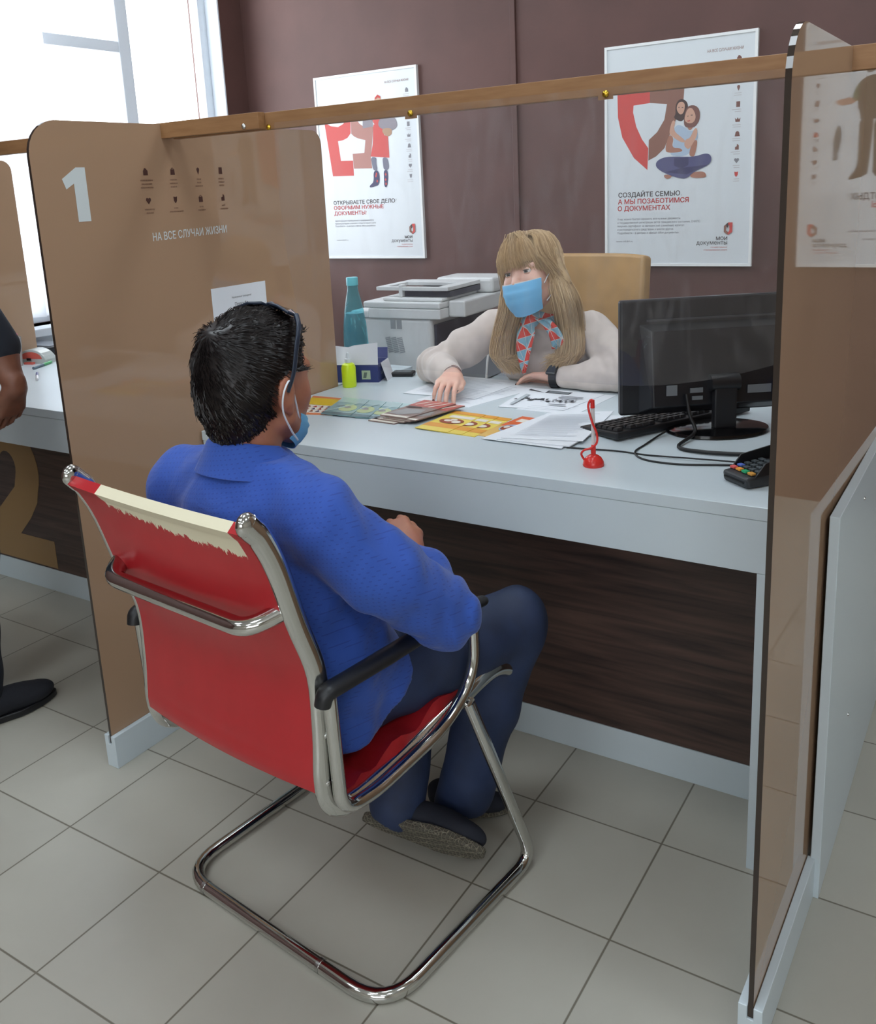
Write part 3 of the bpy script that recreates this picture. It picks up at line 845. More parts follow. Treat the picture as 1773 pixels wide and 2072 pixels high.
txt('О ДОКУМЕНТАХ', .057, .2335, .229, redt_p, 0.018, 'LEFT', .0195)
for k, (s_, w_) in enumerate([('У нас можно быстро оформить все нужные документы', .273), ('о государственной регистрации актов гражданского состояния, СНИЛС,', .357), ('получить сертификат на материнский (семейный) капитал', .289),
                            ('и распорядиться его средствами и многое другое.', .246), ('Подробности – в центрах и офисах «Мои документы».', .269)]):
    txt(s_, .056, .194 - .0145 * k, w_, gry_p, 0.0, 'LEFT', .0085)
txt('www.mfc64.ru', .050, .1015, .074, gry_p, 0, 'LEFT', .008)
logo(.526, .132); done()

# left poster
poly, txt, ico, logo, done = poster('framed poster of a person in red coat and rubber boots, left of the clerk', -1.335, 1.0)
D = {
 'red':[(0.03,0.80),(0.05,0.683),(0.089,0.662),(0.135,0.654),(0.17,0.667),(0.188,0.690),(0.218,0.72),(0.212,0.619),(0.19,0.598),(0.159,0.588),(0.129,0.586),(0.14,0.489),(0.216,0.487),(0.216,0.413),(0.082,0.416),(0.052,0.683)],
 'pink':[(0.218,0.72),(0.240,0.70),(0.27,0.66),(0.292,0.646),(0.353,0.640),(0.334,0.534),(0.327,0.5),(0.331,0.443),(0.219,0.447),(0.216,0.519),(0.289,0.52),(0.3,0.58),(0.256,0.591),(0.232,0.602),(0.216,0.616)],
 'head':[(0.367,0.762),(0.372,0.777),(0.389,0.785),(0.408,0.774),(0.412,0.752),(0.404,0.728),(0.388,0.717),(0.373,0.73)],
 'torso':[(0.348,0.72),(0.42,0.72),(0.433,0.688),(0.418,0.645),(0.35,0.645)],
 'coat':[(0.354,0.65),(0.407,0.653),(0.415,0.596),(0.438,0.588),(0.439,0.488),(0.327,0.5),(0.343,0.556)],
 'bag':[(0.292,0.687),(0.349,0.682),(0.35,0.641),(0.288,0.636)],
 'fluff':[(0.383,0.658),(0.401,0.678),(0.43,0.687),(0.457,0.686),(0.48,0.675),(0.494,0.658),(0.496,0.627),(0.459,0.611),(0.42,0.62),(0.386,0.635)],
 'basket':[(0.405,0.628),(0.461,0.627),(0.463,0.599),(0.448,0.59),(0.43,0.588),(0.407,0.606)],
 'leg1':[(0.327,0.498),(0.363,0.494),(0.357,0.466),(0.366,0.43),(0.338,0.432),(0.332,0.464)],
 'leg2':[(0.397,0.492),(0.427,0.489),(0.435,0.455),(0.431,0.43),(0.401,0.432),(0.399,0.46)],
 'boot1':[(0.338,0.432),(0.375,0.43),(0.372,0.362),(0.336,0.354),(0.311,0.35),(0.31,0.36),(0.338,0.377)],
 'boot2':[(0.401,0.432),(0.429,0.43),(0.419,0.351),(0.399,0.348),(0.4,0.393)]}
poly([(0.05,0.683),(0.089,0.662),(0.135,0.654),(0.17,0.667),(0.188,0.69),(0.218,0.72),(0.212,0.619),(0.19,0.598),(0.159,0.588),(0.129,0.586),(0.14,0.489),(0.216,0.487),(0.216,0.413),(0.082,0.416)], red_p)
for k, m in (('pink', rbr_p), ('head', skin_p), ('torso', red_p), ('coat', red_p), ('bag', fur_p), ('fluff', fur_p), ('basket', bask_p), ('leg1', legg_p), ('leg2', legg_p), ('boot1', jean2_p), ('boot2', jean2_p)):
    poly(D[k], m, 0 if k in ('pink', 'coat', 'bag') else 2)
for q in ((.352, .405), (.358, .38), (.356, .415), (.412, .41), (.41, .385), (.411, .365)):
    poly([(q[0], q[1] - .008), (q[0] + .006, q[1]), (q[0], q[1] + .008), (q[0] - .005, q[1])], red_p)
poly([(0.372,0.772),(0.389,0.787),(0.408,0.776),(0.404,0.768),(0.389,0.774),(0.376,0.766)], redt_p)
ico(0.559, names_col, [0.794, 0.742, 0.69, 0.638, 0.586, 0.539, 0.491, 0.444, 0.396], [gry_p])
txt('НА ВСЕ СЛУЧАИ ЖИЗНИ', .432, .834, .139, brn_p, 0, 'LEFT', .0105)
txt('ОТКРЫВАЕТЕ СВОЕ ДЕЛО?', .074, .2735, .393, blk_p, 0.018, 'LEFT', .0187)
txt('ОФОРМИМ НУЖНЫЕ', .074, .248, .314, redt_p, 0.018, 'LEFT', .0187)
txt('ДОКУМЕНТЫ!', .074, .2205, .206, redt_p, 0.018, 'LEFT', .0187)
for k, (s_, w_) in enumerate([('Зарегистрируем индивидуального предпринимателя,', .248), ('проконсультируем о налогах и открытии вашего дела.', .260), ('Подробности – в центрах и офисах «Мои документы».', .257)]):
    txt(s_, .076, .1875 - .0135 * k, w_, gry_p, 0, 'LEFT', .0085)
txt('www.mfc64.ru', .080, .0905, .074, gry_p, 0, 'LEFT', .008)
logo(.553, .124); done()

# poster of the next booth, seen mirrored in the right partition
poly, txt, ico, logo, done = poster('framed poster of an angler with a fish, mirrored in the right partition', 1.47, .962)
D = {'head':[(0.413,0.736),(0.410,0.752),(0.39,0.762),(0.365,0.76),(0.355,0.74),(0.36,0.715),(0.394,0.700),(0.409,0.714)],
 'hat':[(0.42,0.742),(0.40,0.768),(0.37,0.772),(0.345,0.75),(0.35,0.742)],
 'green':[(0.431,0.67),(0.393,0.695),(0.40,0.63),(0.433,0.602),(0.45,0.621)],
 'arm':[(0.503,0.614),(0.483,0.618),(0.448,0.623),(0.43,0.602),(0.482,0.594),(0.499,0.602)],
 'vest':[(0.426,0.676),(0.393,0.695),(0.34,0.695),(0.31,0.66),(0.32,0.54),(0.417,0.54),(0.417,0.56),(0.429,0.59)],
 'leg':[(0.42,0.56),(0.37,0.558),(0.373,0.476),(0.380,0.36),(0.384,0.340),(0.445,0.324),(0.446,0.333),(0.42,0.367),(0.417,0.42)],
 'legb':[(0.37,0.558),(0.32,0.558),(0.325,0.36),(0.32,0.335),(0.365,0.335),(0.365,0.40)],
 'fish':[(0.487,0.530),(0.480,0.51),(0.477,0.48),(0.485,0.435),(0.490,0.425),(0.488,0.398),(0.497,0.403),(0.506,0.396),(0.502,0.42),(0.506,0.461),(0.50,0.505)]}
poly([(0.13, 0.72), (0.30, 0.70), (0.28, 0.45), (0.15, 0.40)], red_p)
for k, m in (('head', vest_p), ('hat', bask_p), ('legb', vest_p), ('leg', vest_p), ('green', green_p), ('vest', vest_p), ('arm', skin_p), ('fish', fish_p)): poly(D[k], m, 1)
ico(0.569, names_col, [0.781, 0.726, 0.672, 0.609, 0.55, 0.498, 0.446, 0.395, 0.342], [mdh_p, mdh_p, mdh_p, mdh_p, mdh_p, redt_p, mdh_p, mdh_p, mdh_p])
txt('НА ВСЕ СЛУЧАИ ЖИЗНИ', .577, .817, .139, brn_p, 0, 'RIGHT', .0115)
txt('СОБИРАЕТЕСЬ НА ОТДЫХ?', .444, .2525, .385, blk_p, 0.018, 'RIGHT', .024)
txt('ОФОРМИМ ДОКУМЕНТЫ', .36, .222, .30, redt_p, 0.018, 'RIGHT', .024)
for k in range(2):
    txt(['Загранпаспорт и другие документы для поездки к ближайшему морю', 'с выдачей в удобном офисе'][k], [.437, .385][k], .1325 - .031 * k, [.377, .20][k], gry_p, 0, 'RIGHT', .0085)
logo(.566, .120); done()

# ------------------------------------------------------------------ visitor chair (red sling, chrome cantilever)
CA = math.radians(-6.5); CO = V(.735, -.35, 0)
CR = V(math.cos(CA), math.sin(CA), 0); CF = V(-math.sin(CA), math.cos(CA), 0)
def Lc(s, f, z): return CO + CR * s + CF * f + V(0, 0, z)
def lnp(s, f, z): return np.array(Lc(s, f, z))
CR3 = np.stack([np.array(CR), np.array(CF), np.array([0, 0, 1.0])], 1)      # columns: chair axes
def red_leather():
    m = M('red_leather', (176, 30, 38), 0.36, mottle=0.12, mscale=9, bump=0.1, bscale=240)
    return m
red_l = red_leather()
def worn_leather():
    """the same red leather with its coating flaked off along the top edge of the back (cream cloth shows)"""
    m = bpy.data.materials.new('worn_red_leather'); m.use_nodes = True
    nt = m.node_tree; N = nt.nodes; K = nt.links; b = N['Principled BSDF']
    at = N.new('ShaderNodeAttribute'); at.attribute_name = 'sling'
    sp = N.new('ShaderNodeSeparateXYZ'); K.new(at.outputs['Vector'], sp.inputs[0])
    # x: 0..1 across, y: metres along the sling from the top edge (on the rear side)
    cb = N.new('ShaderNodeCombineXYZ'); K.new(math_node(nt, 'MULTIPLY', sp.outputs[0], 42.0), cb.inputs[0]); K.new(math_node(nt, 'MULTIPLY', sp.outputs[1], 26.0), cb.inputs[1])
    nz = N.new('ShaderNodeTexNoise'); nz.inputs['Scale'].default_value = 1.0; nz.inputs['Detail'].default_value = 5; nz.inputs['Roughness'].default_value = 0.75; K.new(cb.outputs[0], nz.inputs['Vector'])
    n2 = N.new('ShaderNodeTexNoise'); n2.inputs['Scale'].default_value = 0.22; K.new(cb.outputs[0], n2.inputs['Vector'])
    # depth of the flaked band grows from the left end to the right
    lim = math_node(nt, 'ADD', 0.022, math_node(nt, 'MULTIPLY', sp.outputs[0], 0.034))
    lim = math_node(nt, 'ADD', lim, math_node(nt, 'MULTIPLY', math_node(nt, 'SUBTRACT', nz.outputs['Fac'], 0.5), 0.060))
    inside = math_node(nt, 'LESS_THAN', sp.outputs[1], lim)
    ends = math_node(nt, 'MULTIPLY', math_node(nt, 'GREATER_THAN', sp.outputs[0], 0.19), math_node(nt, 'LESS_THAN', math_node(nt, 'ADD', sp.outputs[0], math_node(nt, 'MULTIPLY', n2.outputs['Fac'], 0.06)), 0.985))
    top = math_node(nt, 'GREATER_THAN', sp.outputs[1], math_node(nt, 'ADD', -0.045, math_node(nt, 'MULTIPLY', nz.outputs['Fac'], 0.02)))
    msk = math_node(nt, 'MULTIPLY', math_node(nt, 'MULTIPLY', inside, ends), top)
    nzr = N.new('ShaderNodeTexNoise'); nzr.inputs['Scale'].default_value = 9; K.new(at.outputs['Vector'], nzr.inputs['Vector'])
    mr = N.new('ShaderNodeMix'); mr.data_type = 'RGBA'; mr.inputs[6].default_value = L3((172, 28, 36)); mr.inputs[7].default_value = L3((186, 38, 46)); K.new(nzr.outputs['Fac'], mr.inputs[0])
    mx = N.new('ShaderNodeMix'); mx.data_type = 'RGBA'; K.new(msk, mx.inputs[0]); K.new(mr.outputs[2], mx.inputs[6]); mx.inputs[7].default_value = L3((226, 218, 190))
    K.new(mx.outputs[2], b.inputs['Base Color'])
    ro = math_node(nt, 'ADD', 0.36, math_node(nt, 'MULTIPLY', msk, 0.45)); K.new(ro, b.inputs['Roughness'])
    bp = N.new('ShaderNodeBump'); bp.inputs['Strength'].default_value = 0.5; bp.inputs['Distance'].default_value = 0.001; bp.invert = True
    K.new(msk, bp.inputs['Height']); K.new(bp.outputs[0], b.inputs['Normal'])
    return m
worn = worn_leather()
def make_chair():
    t = thing('visitor_chair', 'red leather visitor chair with peeling cream top edge and chrome frame', 'chair', (CO.x, CO.y, 0))
    prof = [(-.396, .900), (-.387, .8895), (-.374, .873), (-.351, .822), (-.323, .727), (-.293, .634), (-.291, .534), (-.296, .455), (-.288, .412), (-.265, .387), (-.225, .379), (-.107, .388), (.004, .406), (.095, .422), (.155, .427), (.192, .418), (.219, .400), (.226, .388)]
    # floor frame and front legs: one bent tube
    r = 0.0125
    hw = 0.273
    loop = [(-.232, 0.06, 0.412), (-hw, 0.195, r), (-hw, -0.25, r), (hw, -0.25, r), (hw, 0.195, r), (.232, 0.06, 0.412)]
    pts = fillet([Lc(*p) for p in loop], [0.055, 0.085, 0.085, 0.055], 8)
    MB().tube(pts, r, chrome, 14).build('base_tube', t, smooth=40)
    for s in (-0.20, 0.12):
        MB().tube([Lc(s - 0.004, -0.25, r), Lc(s + 0.004, -0.25, r)], r + 0.0009, steel, 14).build('tube_joint', t, smooth=40)
    # cross bar under the seat that carries the front legs
    MB().tube([Lc(-.236, 0.06, 0.408), Lc(.236, 0.06, 0.408)], 0.010, chrome, 10).build('seat_cross_bar', t, smooth=40)
    RS = 0.219
    for s in (-1, 1):
        p = spline([Lc(s * RS, f, z) for f, z in prof], 5)
        MB().tube(p, 0.0185, chrome, 16, flatten=(CR, 0.66)).ball(p[0], (0.0122, 0.0185, 0.0185), chrome, 8).build('side_rail', t, smooth=50)
        arm = fillet([Lc(s * 0.243, -.292, .60), Lc(s * 0.241, -.284, .395), Lc(s * 0.240, -.20, .386), Lc(s * 0.241, -.02, .407), Lc(s * 0.243, .068, .470), Lc(s * 0.243, .068, .60)], [.045, .03, .06, .06], 8)
        MB().tube(arm, 0.0112, chrome, 12).build('arm_support', t, smooth=40)
        pad = fillet([Lc(s * 0.241, -.306, .590), Lc(s * 0.243, -.300, .610), Lc(s * 0.246, -.17, .610), Lc(s * 0.246, 0.03, .610), Lc(s * 0.245, .095, .602)], 0.02, 5)
        n = len(pad); rr = [0.013 + 0.005 * math.sin(math.pi * min(1, i / (n - 1))) for i in range(n)]
        MB().tube(pad, rr, black_pl, 12, flatten=((0, 0, 1), 0.72)).ball(pad[-1], (0.0125, 0.0125, 0.0095), black_pl, 8).build('armrest_pad', t, smooth=50)
        for (f, z) in ((-.293, .53), (-.297, .45), (-.15, .384), (.03, .411)):
            q = Lc(s * (RS + .0105), f, z)
            MB().ball(q, (0.0035, 0.005, 0.005), steel, 6, Matrix.Rotation(CA, 3, 'Z')).build('bolt', t, smooth=60)
    # sling seat and back, hung between the rails
    path = spline([V(0, f, z) for f, z in prof[:-1]], 6)
    n = len(path); ns = 21
    cum = [0]
    for i in range(1, n): cum.append(cum[-1] + (path[i] - path[i - 1]).length)
    def sling(th, name, lift, i0, i1, mat, sag_seat, sag_back):
        G = []
        for i in range(i0, i1):
            q = path[i]; tg = (path[min(i + 1, n - 1)] - path[max(i - 1, 0)]).normalized()
            nr = V(0, -tg.z, tg.y)   # towards the sitter
            if nr.y < -0.2 or nr.z < -0.2: nr = -nr
            row = []
            for j in range(ns):
                s = j / (ns - 1) * 2 - 1
                back = q.z > 0.46
                w = RS - .010 + (.004 if back else .008)
                bend = math.exp(-((q.z - .40) / .05) ** 2) if q.y < -.2 else 0
                sag = (sag_back if back else sag_seat) * (1 - s * s) * (1 - .85 * bend) * (.25 if q.z > .875 else (.25 + .75 * min(1, (.875 - q.z) / .06)))
                pp = q + nr * (lift - sag)
                if not back and q.y > -0.22: pp = pp + V(0, 0, (0.008 + 0.009 * math.sin(q.y * 55 + s * 2)) * abs(s) ** 4)
                row.append(Lc(s * w, pp.y, pp.z))
            G.append(row)
        mb = MB(); mb.sheet(G, th, mat)
        o = mb.build(name, t, smooth=70)
        a = o.data.attributes.new('sling', 'FLOAT_VECTOR', 'POINT')
        vals = []
        for side in (0, 1):
            for i in range(i0, i1):
                for j in range(ns):
                    vals += [j / (ns - 1), cum[i] - cum[4], float(side)]
        a.data.foreach_set('vector', vals)
        return o
    k0 = [i for i in range(n) if path[i].z < 0.46][0]
    sling(0.018, 'backrest', -0.008, 0, k0 + 3, worn, 0.02, 0.014)
    sling(0.022, 'seat', 0.013, k0 + 3, n, red_l, 0.020, 0.02)
    # hem line of the back
    # rear stiffening bar behind the back
    bar = fillet([Lc(-.203, -.332, .738), Lc(-.168, -.380, .726), Lc(.180, -.384, .730), Lc(.206, -.335, .746)], 0.04, 8)
    MB().tube(bar, 0.0165, chrome, 14, flatten=((0, 0.3, 1), 0.85)).build('back_bar', t, smooth=40)
    return t
chair = make_chair()

# ------------------------------------------------------------------ things on the clerk's desk
ZT = 0.75
def quad_map(q, z):
    a, b, c, d = [V(*p) for p in q]                    # bl, br, tr, tl
    def f(u, v, off=0.0):
        p = (a * (1 - u) + b * u) * (1 - v) + (d * (1 - u) + c * u) * v
        return V(p.x, p.y, z + off)
    return f
def leaflet(label, cat, q, z, th, face, art, group=None, name='leaflet', curl=0.0, edge=paper_m):
    q3 = [(x, y, 0) for x, y in q]; f = quad_map(q3, z + th)
    c = f(.5, .5)
    t = thing(name, label, cat, (c.x, c.y, z), group)
    n = 9
    G = [[f(i / 8, j / 8) + V(0, 0, -th / 2 + curl * ((i / 8 - .5) ** 2 * 4 if False else (j / 8) ** 3)) for j in range(n)] for i in range(n)]
    MB().sheet(G, th, face).build('sheet', t, smooth=60)
    if art:
        mb = MB()
        for k, (pts, m) in enumerate(art):
            # split into the curl: subdivide simply by using points on the curved sheet
            mb.flat([f(u, v, 0.0003 + 0.00012 * k + curl * v ** 3) for u, v in pts], m)
        mb.build('print', t, fix=False)
    return t
def circ(cx, cy, rx, ry, n=22): return [(cx + rx * math.cos(2 * math.pi * i / n), cy + ry * math.sin(2 * math.pi * i / n)) for i in range(n)]
def rect(a, b, c, d): return [(a, b), (c, b), (c, d), (a, d)]
yel = M('leaflet_yellow', (238, 214, 98), 0.35); ora = M('leaflet_orange', (230, 160, 62), 0.35); dora = M('leaflet_deep_orange', (226, 108, 62), 0.35)
wht = M('leaflet_white', (232, 226, 214), 0.4); rst = M('leaflet_rust', (150, 72, 46), 0.4); sky = M('leaflet_sky', (150, 180, 208), 0.4); tan_l = M('leaflet_tan', (226, 184, 104), 0.4)
teal = M('leaflet_teal', (138, 172, 176), 0.25); tealL = M('leaflet_pale_teal', (176, 204, 206), 0.25); tealD = M('leaflet_dark_teal', (84, 118, 128), 0.3); lime = M('leaflet_lime', (190, 206, 150), 0.3)
brnl = M('leaflet_brown', (140, 118, 110), 0.35); brr = M('leaflet_red', (186, 92, 84), 0.35); brd = M('leaflet_dark', (70, 48, 46), 0.4); brg = M('leaflet_grey', (150, 148, 148), 0.35)
amber = M('leaflet_amber', (226, 190, 40), 0.35); salmon = M('leaflet_salmon', (222, 128, 84), 0.35)
yel_art = lambda: [(rect(0, 0, 1, .16), yel), (rect(0, .16, 1, .34), ora), (rect(0, .86, 1, 1), ora), (rect(.2, .66, .95, .78), wht), (circ(.52, .49, .36, .13), rst), (circ(.40, .5, .12, .05), wht), (circ(.68, .47, .13, .06), wht), (circ(.52, .56, .1, .04), wht)]
# fanned yellow leaflets
Q = [(.519, .229), (.618, .222), (.622, .410), (.524, .418)]
for k, (dx, dy, lb) in enumerate([(.078, -.004, 'yellow leaflet at the bottom of the fanned trio, peeking out right'), (.040, -.002, 'middle yellow leaflet of the fanned trio on the desk'), (0, 0, 'topmost yellow leaflet of the fanned trio with a round picture')]):
    leaflet(lb, 'leaflet', [(x + dx, y + dy) for x, y in Q], ZT + 0.0012 * k, 0.0011, yel, yel_art(), 'fanned yellow leaflets')
leaflet('single orange and tan leaflet with a round picture near the paper stack', 'leaflet', [(.690, .236), (.764, .222), (.806, .425), (.712, .439)], ZT, 0.0012, tan_l,
        [(rect(0, .5, 1, 1), dora), (rect(.15, .74, .95, .88), wht), (circ(.5, .45, .36, .17), sky), (circ(.36, .44, .17, .11), rst), (circ(.30, .47, .08, .05), wht), (circ(.68, .42, .1, .05), wht)])
# teal leaflets
teal_art = [(rect(0, 0, 1, .14), tealD), (rect(0, .72, 1, 1), tealL), (circ(.62, .42, .3, .2), lime), (circ(.34, .5, .12, .05), tealD), (circ(.6, .45, .12, .06), brg), ([(.1, .2), (.2, .2), (.9, .8), (.8, .8)], tealL)]
Q = [(.200, .252), (.292, .262), (.232, .432), (.136, .437)]
for k, (dx, dy, lb) in enumerate([(.160, .016, 'rightmost teal glossy leaflet, lowest of the fanned teal row'), (.108, .010, 'third teal glossy leaflet of the fanned row'), (.055, .006, 'second teal glossy leaflet of the fanned row'), (0, 0, 'leftmost teal leaflet lying on top of the fanned teal row')]):
    leaflet(lb, 'leaflet', [(x + dx, y + dy) for x, y in Q], ZT + 0.0014 * k, 0.0013, teal, teal_art, 'fanned teal leaflets')
leaflet('yellow and red patterned leaflet half hidden behind the visitor mask', 'leaflet', [(.13, .235), (.232, .262), (.155, .44), (.025, .435)], ZT, 0.0011, wht,
        [(rect(0, .0, 1, .1), salmon), (rect(0, .52, 1, .9), amber), (rect(0, .9, 1, 1), salmon)] + [([(a, b), (a + .12, b + .02), (a + .07, b + .09)], [rst, jean_p, redt_p][int(a * 7 + b * 9) % 3]) for a in (.08, .26, .44, .62, .8) for b in (.14, .26, .38)])
# brown brochures, stacked and spread
bro_art = [(rect(0, .62, 1, 1), brr), (rect(0, .0, 1, .07), wht), ([(.05, .15), (.5, .1), (.95, .3), (.8, .5), (.2, .45)], brg), ([(.1, .7), (.3, .95), (.36, .95), (.16, .7)], wht), ([(.4, .7), (.6, .95), (.66, .95), (.46, .7)], wht), ([(.62, .64), (.86, .95), (.92, .95), (.70, .64)], wht), ([(.1, .5), (.6, .55), (.5, .6), (.12, .58)], brd)]
Q = [(.366, .262), (.452, .256), (.490, .440), (.385, .448)]
for k, (dx, dy, lb) in enumerate([(-.006, -.012, 'brown brochure at the very bottom of the spread brown stack'), (.016, 0, 'second lowest brown brochure of the spread stack'), (.032, .003, 'third brown brochure from the bottom of the spread stack'), (.048, .005, 'fourth brown brochure from the bottom of the spread stack'), (.020, .006, 'topmost red and brown brochure of the spread stack')]):
    leaflet(lb, 'brochure', [(x + dx, y + dy) for x, y in Q], ZT + 0.0032 * k, 0.003, brnl, bro_art, 'brown brochures spread in a stack', 'brochure', edge=brd)
# papers
ink_l = M('print_ink', (118, 122, 132), 0.7); ink_d = M('print_dark_ink', (48, 50, 58), 0.7)
def lines(n, u0=.1, u1=.9, v0=.12, v1=.9, h=.012):
    out = []
    for k in range(n):
        v = v1 - (v1 - v0) * k / (n - 1); w = u1 - rng.uniform(0, .25) * (u1 - u0)
        out.append((rect(u0, v, w, v + h), M('pale_ink', (196, 200, 208), 0.7)))
    return out
leaflet('lower white sheet of the paper stack sticking out at left front', 'paper', [(.722, .204), (.93, .198), (.90, .46), (.76, .46)], ZT + 0.0030, 0.0008, paper_m, None, 'papers near the keyboard', 'paper_sheet')
leaflet('second sheet of the white paper stack beside the keyboard', 'paper', [(.762, .206), (.942, .214), (.955, .52), (.80, .48)], ZT + 0.0042, 0.0022, paper_m, None, 'papers near the keyboard', 'paper_sheet')
leaflet('top sheet of text on the white paper stack by the keyboard', 'paper', [(.770, .213), (.955, .258), (.918, .542), (.772, .462)], ZT + 0.0070, 0.0010, paper_m, lines(22), 'papers near the keyboard', 'paper_sheet', curl=0.002)
leaflet('white sheet lying under the clerk right hand, turned askew', 'paper', [(.345, .500), (.53, .475), (.60, .75), (.40, .81)], ZT, 0.0008, paper_m, lines(16), 'papers under the clerk', 'paper_sheet')
leaflet('white sheet under the clerk forearm near the desk back edge', 'paper', [(.26, .56), (.50, .565), (.52, .82), (.27, .835)], ZT + 0.001, 0.0008, paper_m, lines(14), 'papers under the clerk', 'paper_sheet')
form = [(rect(.30, .80, .62, .93), ink_d), ([(.05, .93), (.30, .80), (.05, .86)], ink_d), (rect(.33, .82, .60, .91), M('mid_grey_ink', (122, 128, 134), .7))]
for k in range(26):
    u = .06 + .86 * (k / 26); v = .38 + rng.uniform(-.05, .05); w = rng.uniform(.02, .05)
    form.append(([(u, v), (u + w, v + rng.uniform(-.03, .05)), (u + w * rng.uniform(.2, 1), v + rng.uniform(.04, .12)), (u - .01, v + rng.uniform(0, .06))], ink_d))
form += [(rect(.12, .1, .18, .62), M('light_grey_ink', (178, 186, 192), .7)), (rect(.60, .62, .9, .66), ink_l), (rect(.60, .55, .86, .59), ink_l), (rect(.65, .18, .9, .22), ink_l)]
leaflet('lower printed form under the form with dark symbols', 'paper', [(.66, .505), (.83, .50), (.845, .745), (.68, .745)], ZT, 0.001, paper_m, lines(12), 'printed forms before the clerk', 'printed_form')
leaflet('printed form with rows of dark symbols in front of the clerk', 'paper', [(.605, .508), (.785, .530), (.815, .742), (.577, .752)], ZT + 0.0012, 0.0012, paper_m, form, 'printed forms before the clerk', 'printed_form')

# red pen on a stand
pn = thing('counter_pen', 'red desk pen with coiled cord standing upright on a round base', 'pen', (1.039, .118, ZT))
red_pl = M('red_plastic', (214, 48, 42), 0.25)
px_, py_ = 1.039, .118
MB().lathe([(0, 0), (.0215, 0), (.0225, .003), (.021, .010), (.0165, .018), (.009, .0235), (.004, .025), (0, .025)], (px_, py_, ZT), red_pl, 28).build('stand', pn, smooth=50)
MB().tube([V(px_, py_, ZT + .022), V(px_, py_, ZT + .040), V(px_ + .0006, py_, ZT + .046)], [.0052, .0052, .0042], red_pl, 12).build('socket', pn, smooth=40)
MB().tube([V(px_ + .0005, py_, ZT + .046), V(px_ - .0012, py_, ZT + .128)], [.0042, .0042], M('clear_barrel', (212, 208, 208), 0.15), 12).build('barrel', pn, smooth=40)
MB().tube([V(px_ - .0012, py_, ZT + .124), V(px_ - .0014, py_, ZT + .141)], [.0047, .0044], red_pl, 12).build('pen_cap', pn, smooth=40)
cord = spline([V(px_ - .018, py_ - .006, ZT + .012), V(px_ - .022, py_ - .012, ZT + .026), V(px_ - .014, py_ - .014, ZT + .036), V(px_ - .002, py_ - .008, ZT + .040), V(px_ + .010, py_ - .006, ZT + .052), V(px_ + .010, py_ - .006, ZT + .072), V(px_ + .001, py_ - .008, ZT + .096), V(px_ - .008, py_ - .006, ZT + .125), V(px_ - .006, py_ - .003, ZT + .139), V(px_ - .001, py_, ZT + .1415)], 8)
MB().tube(cord, 0.0024, red_pl, 8).build('cord', pn, smooth=60)

# monitor
mt = thing('monitor', 'black computer monitor seen from behind at the right of the desk', 'monitor', (1.215, .43, ZT))
ma = math.radians(36); MX = V(math.cos(ma), math.sin(ma), 0); MN = V(math.sin(ma), -math.cos(ma), 0)   # along width, outwards to the back
M0 = V(1.0, .372, 0)
mdark = M('monitor_back', (26, 27, 31), 0.3, bump=0.05, bscale=300)
def Pm(a, d, z): return M0 + MX * a + MN * d + V(0, 0, z)
TM = Matrix((MX.to_4d(), MN.to_4d(), (0, 0, 1, 0), (0, 0, 0, 1))).transposed(); TM.col[3] = (*M0, 1); TM.row[3] = (0, 0, 0, 1)
for c, v3 in enumerate((MX, MN, V(0, 0, 1))):
    for r_ in range(3): TM[r_][c] = v3[r_]
for r_ in range(3): TM[r_][3] = M0[r_]
TM[3][0] = TM[3][1] = TM[3][2] = 0; TM[3][3] = 1
MB().box((0, -0.022, .793), (.47, 0.0, 1.062), mdark, TM).build('housing', mt, bevel=0.006, segs=3)
b2 = MB(); bk = [(.05, .0, .80), (.42, .0, .80), (.42, .0, 1.01), (.05, .0, 1.01)]
b2.add([TM @ V(.045, .0, .797), TM @ V(.425, .0, .797), TM @ V(.425, .0, 1.005), TM @ V(.045, .0, 1.005), TM @ V(.07, .028, .815), TM @ V(.40, .028, .815), TM @ V(.40, .014, .99), TM @ V(.07, .014, .99)],
       [(0, 1, 5, 4), (1, 2, 6, 5), (2, 3, 7, 6), (3, 0, 4, 7), (4, 5, 6, 7)], mdark)
b2.build('back_cover', mt, bevel=0.003)
MB().box((.06, .004, 1.012), (.40, .0075, 1.0165), M('groove_edge', (58, 60, 64), .35), TM).build('groove', mt)
MB().box((.012, -.0235, .806), (.458, -.0222, 1.05), M('dark_screen', (10, 11, 14), 0.12), TM).build('screen', mt)
port = M('port_panel', (112, 116, 120), 0.4)
for a, b, z0, z1 in ((.10, .125, .842, .866), (.155, .185, .846, .857), (.16, .185, .829, .838), (.29, .345, .838, .857)):
    MB().box((a, .028, z0), (b, .0305, z1), port, TM).build('port', mt)
MB().box((.352, .028, .832), (.385, .055, .862), M('blue_plug', (34, 40, 150), 0.4), TM).build('video_plug', mt, bevel=0.003)
st = MB(); st.box((.205, .030, ZT + .012), (.258, .052, .862), black_pl, TM)
st.build('stand_column', mt, bevel=0.004)
hg = MB(); hg.tube([TM @ V(.198, .036, .868), TM @ V(.265, .036, .868)], .020, black_pl, 16); hg.build('hinge', mt, smooth=40)
cb_ = TM @ V(.225, .02, ZT)
MB().lathe([(0, 0), (.105, 0), (.108, .003), (.106, .009), (.09, .0125), (0, .014)], cb_, M('gloss_black', (14, 14, 16), 0.12), 40, Matrix.Rotation(ma, 4, 'Z') @ Matrix.Diagonal((1.1, 0.8, 1, 1))).build('stand_base', mt, smooth=40)
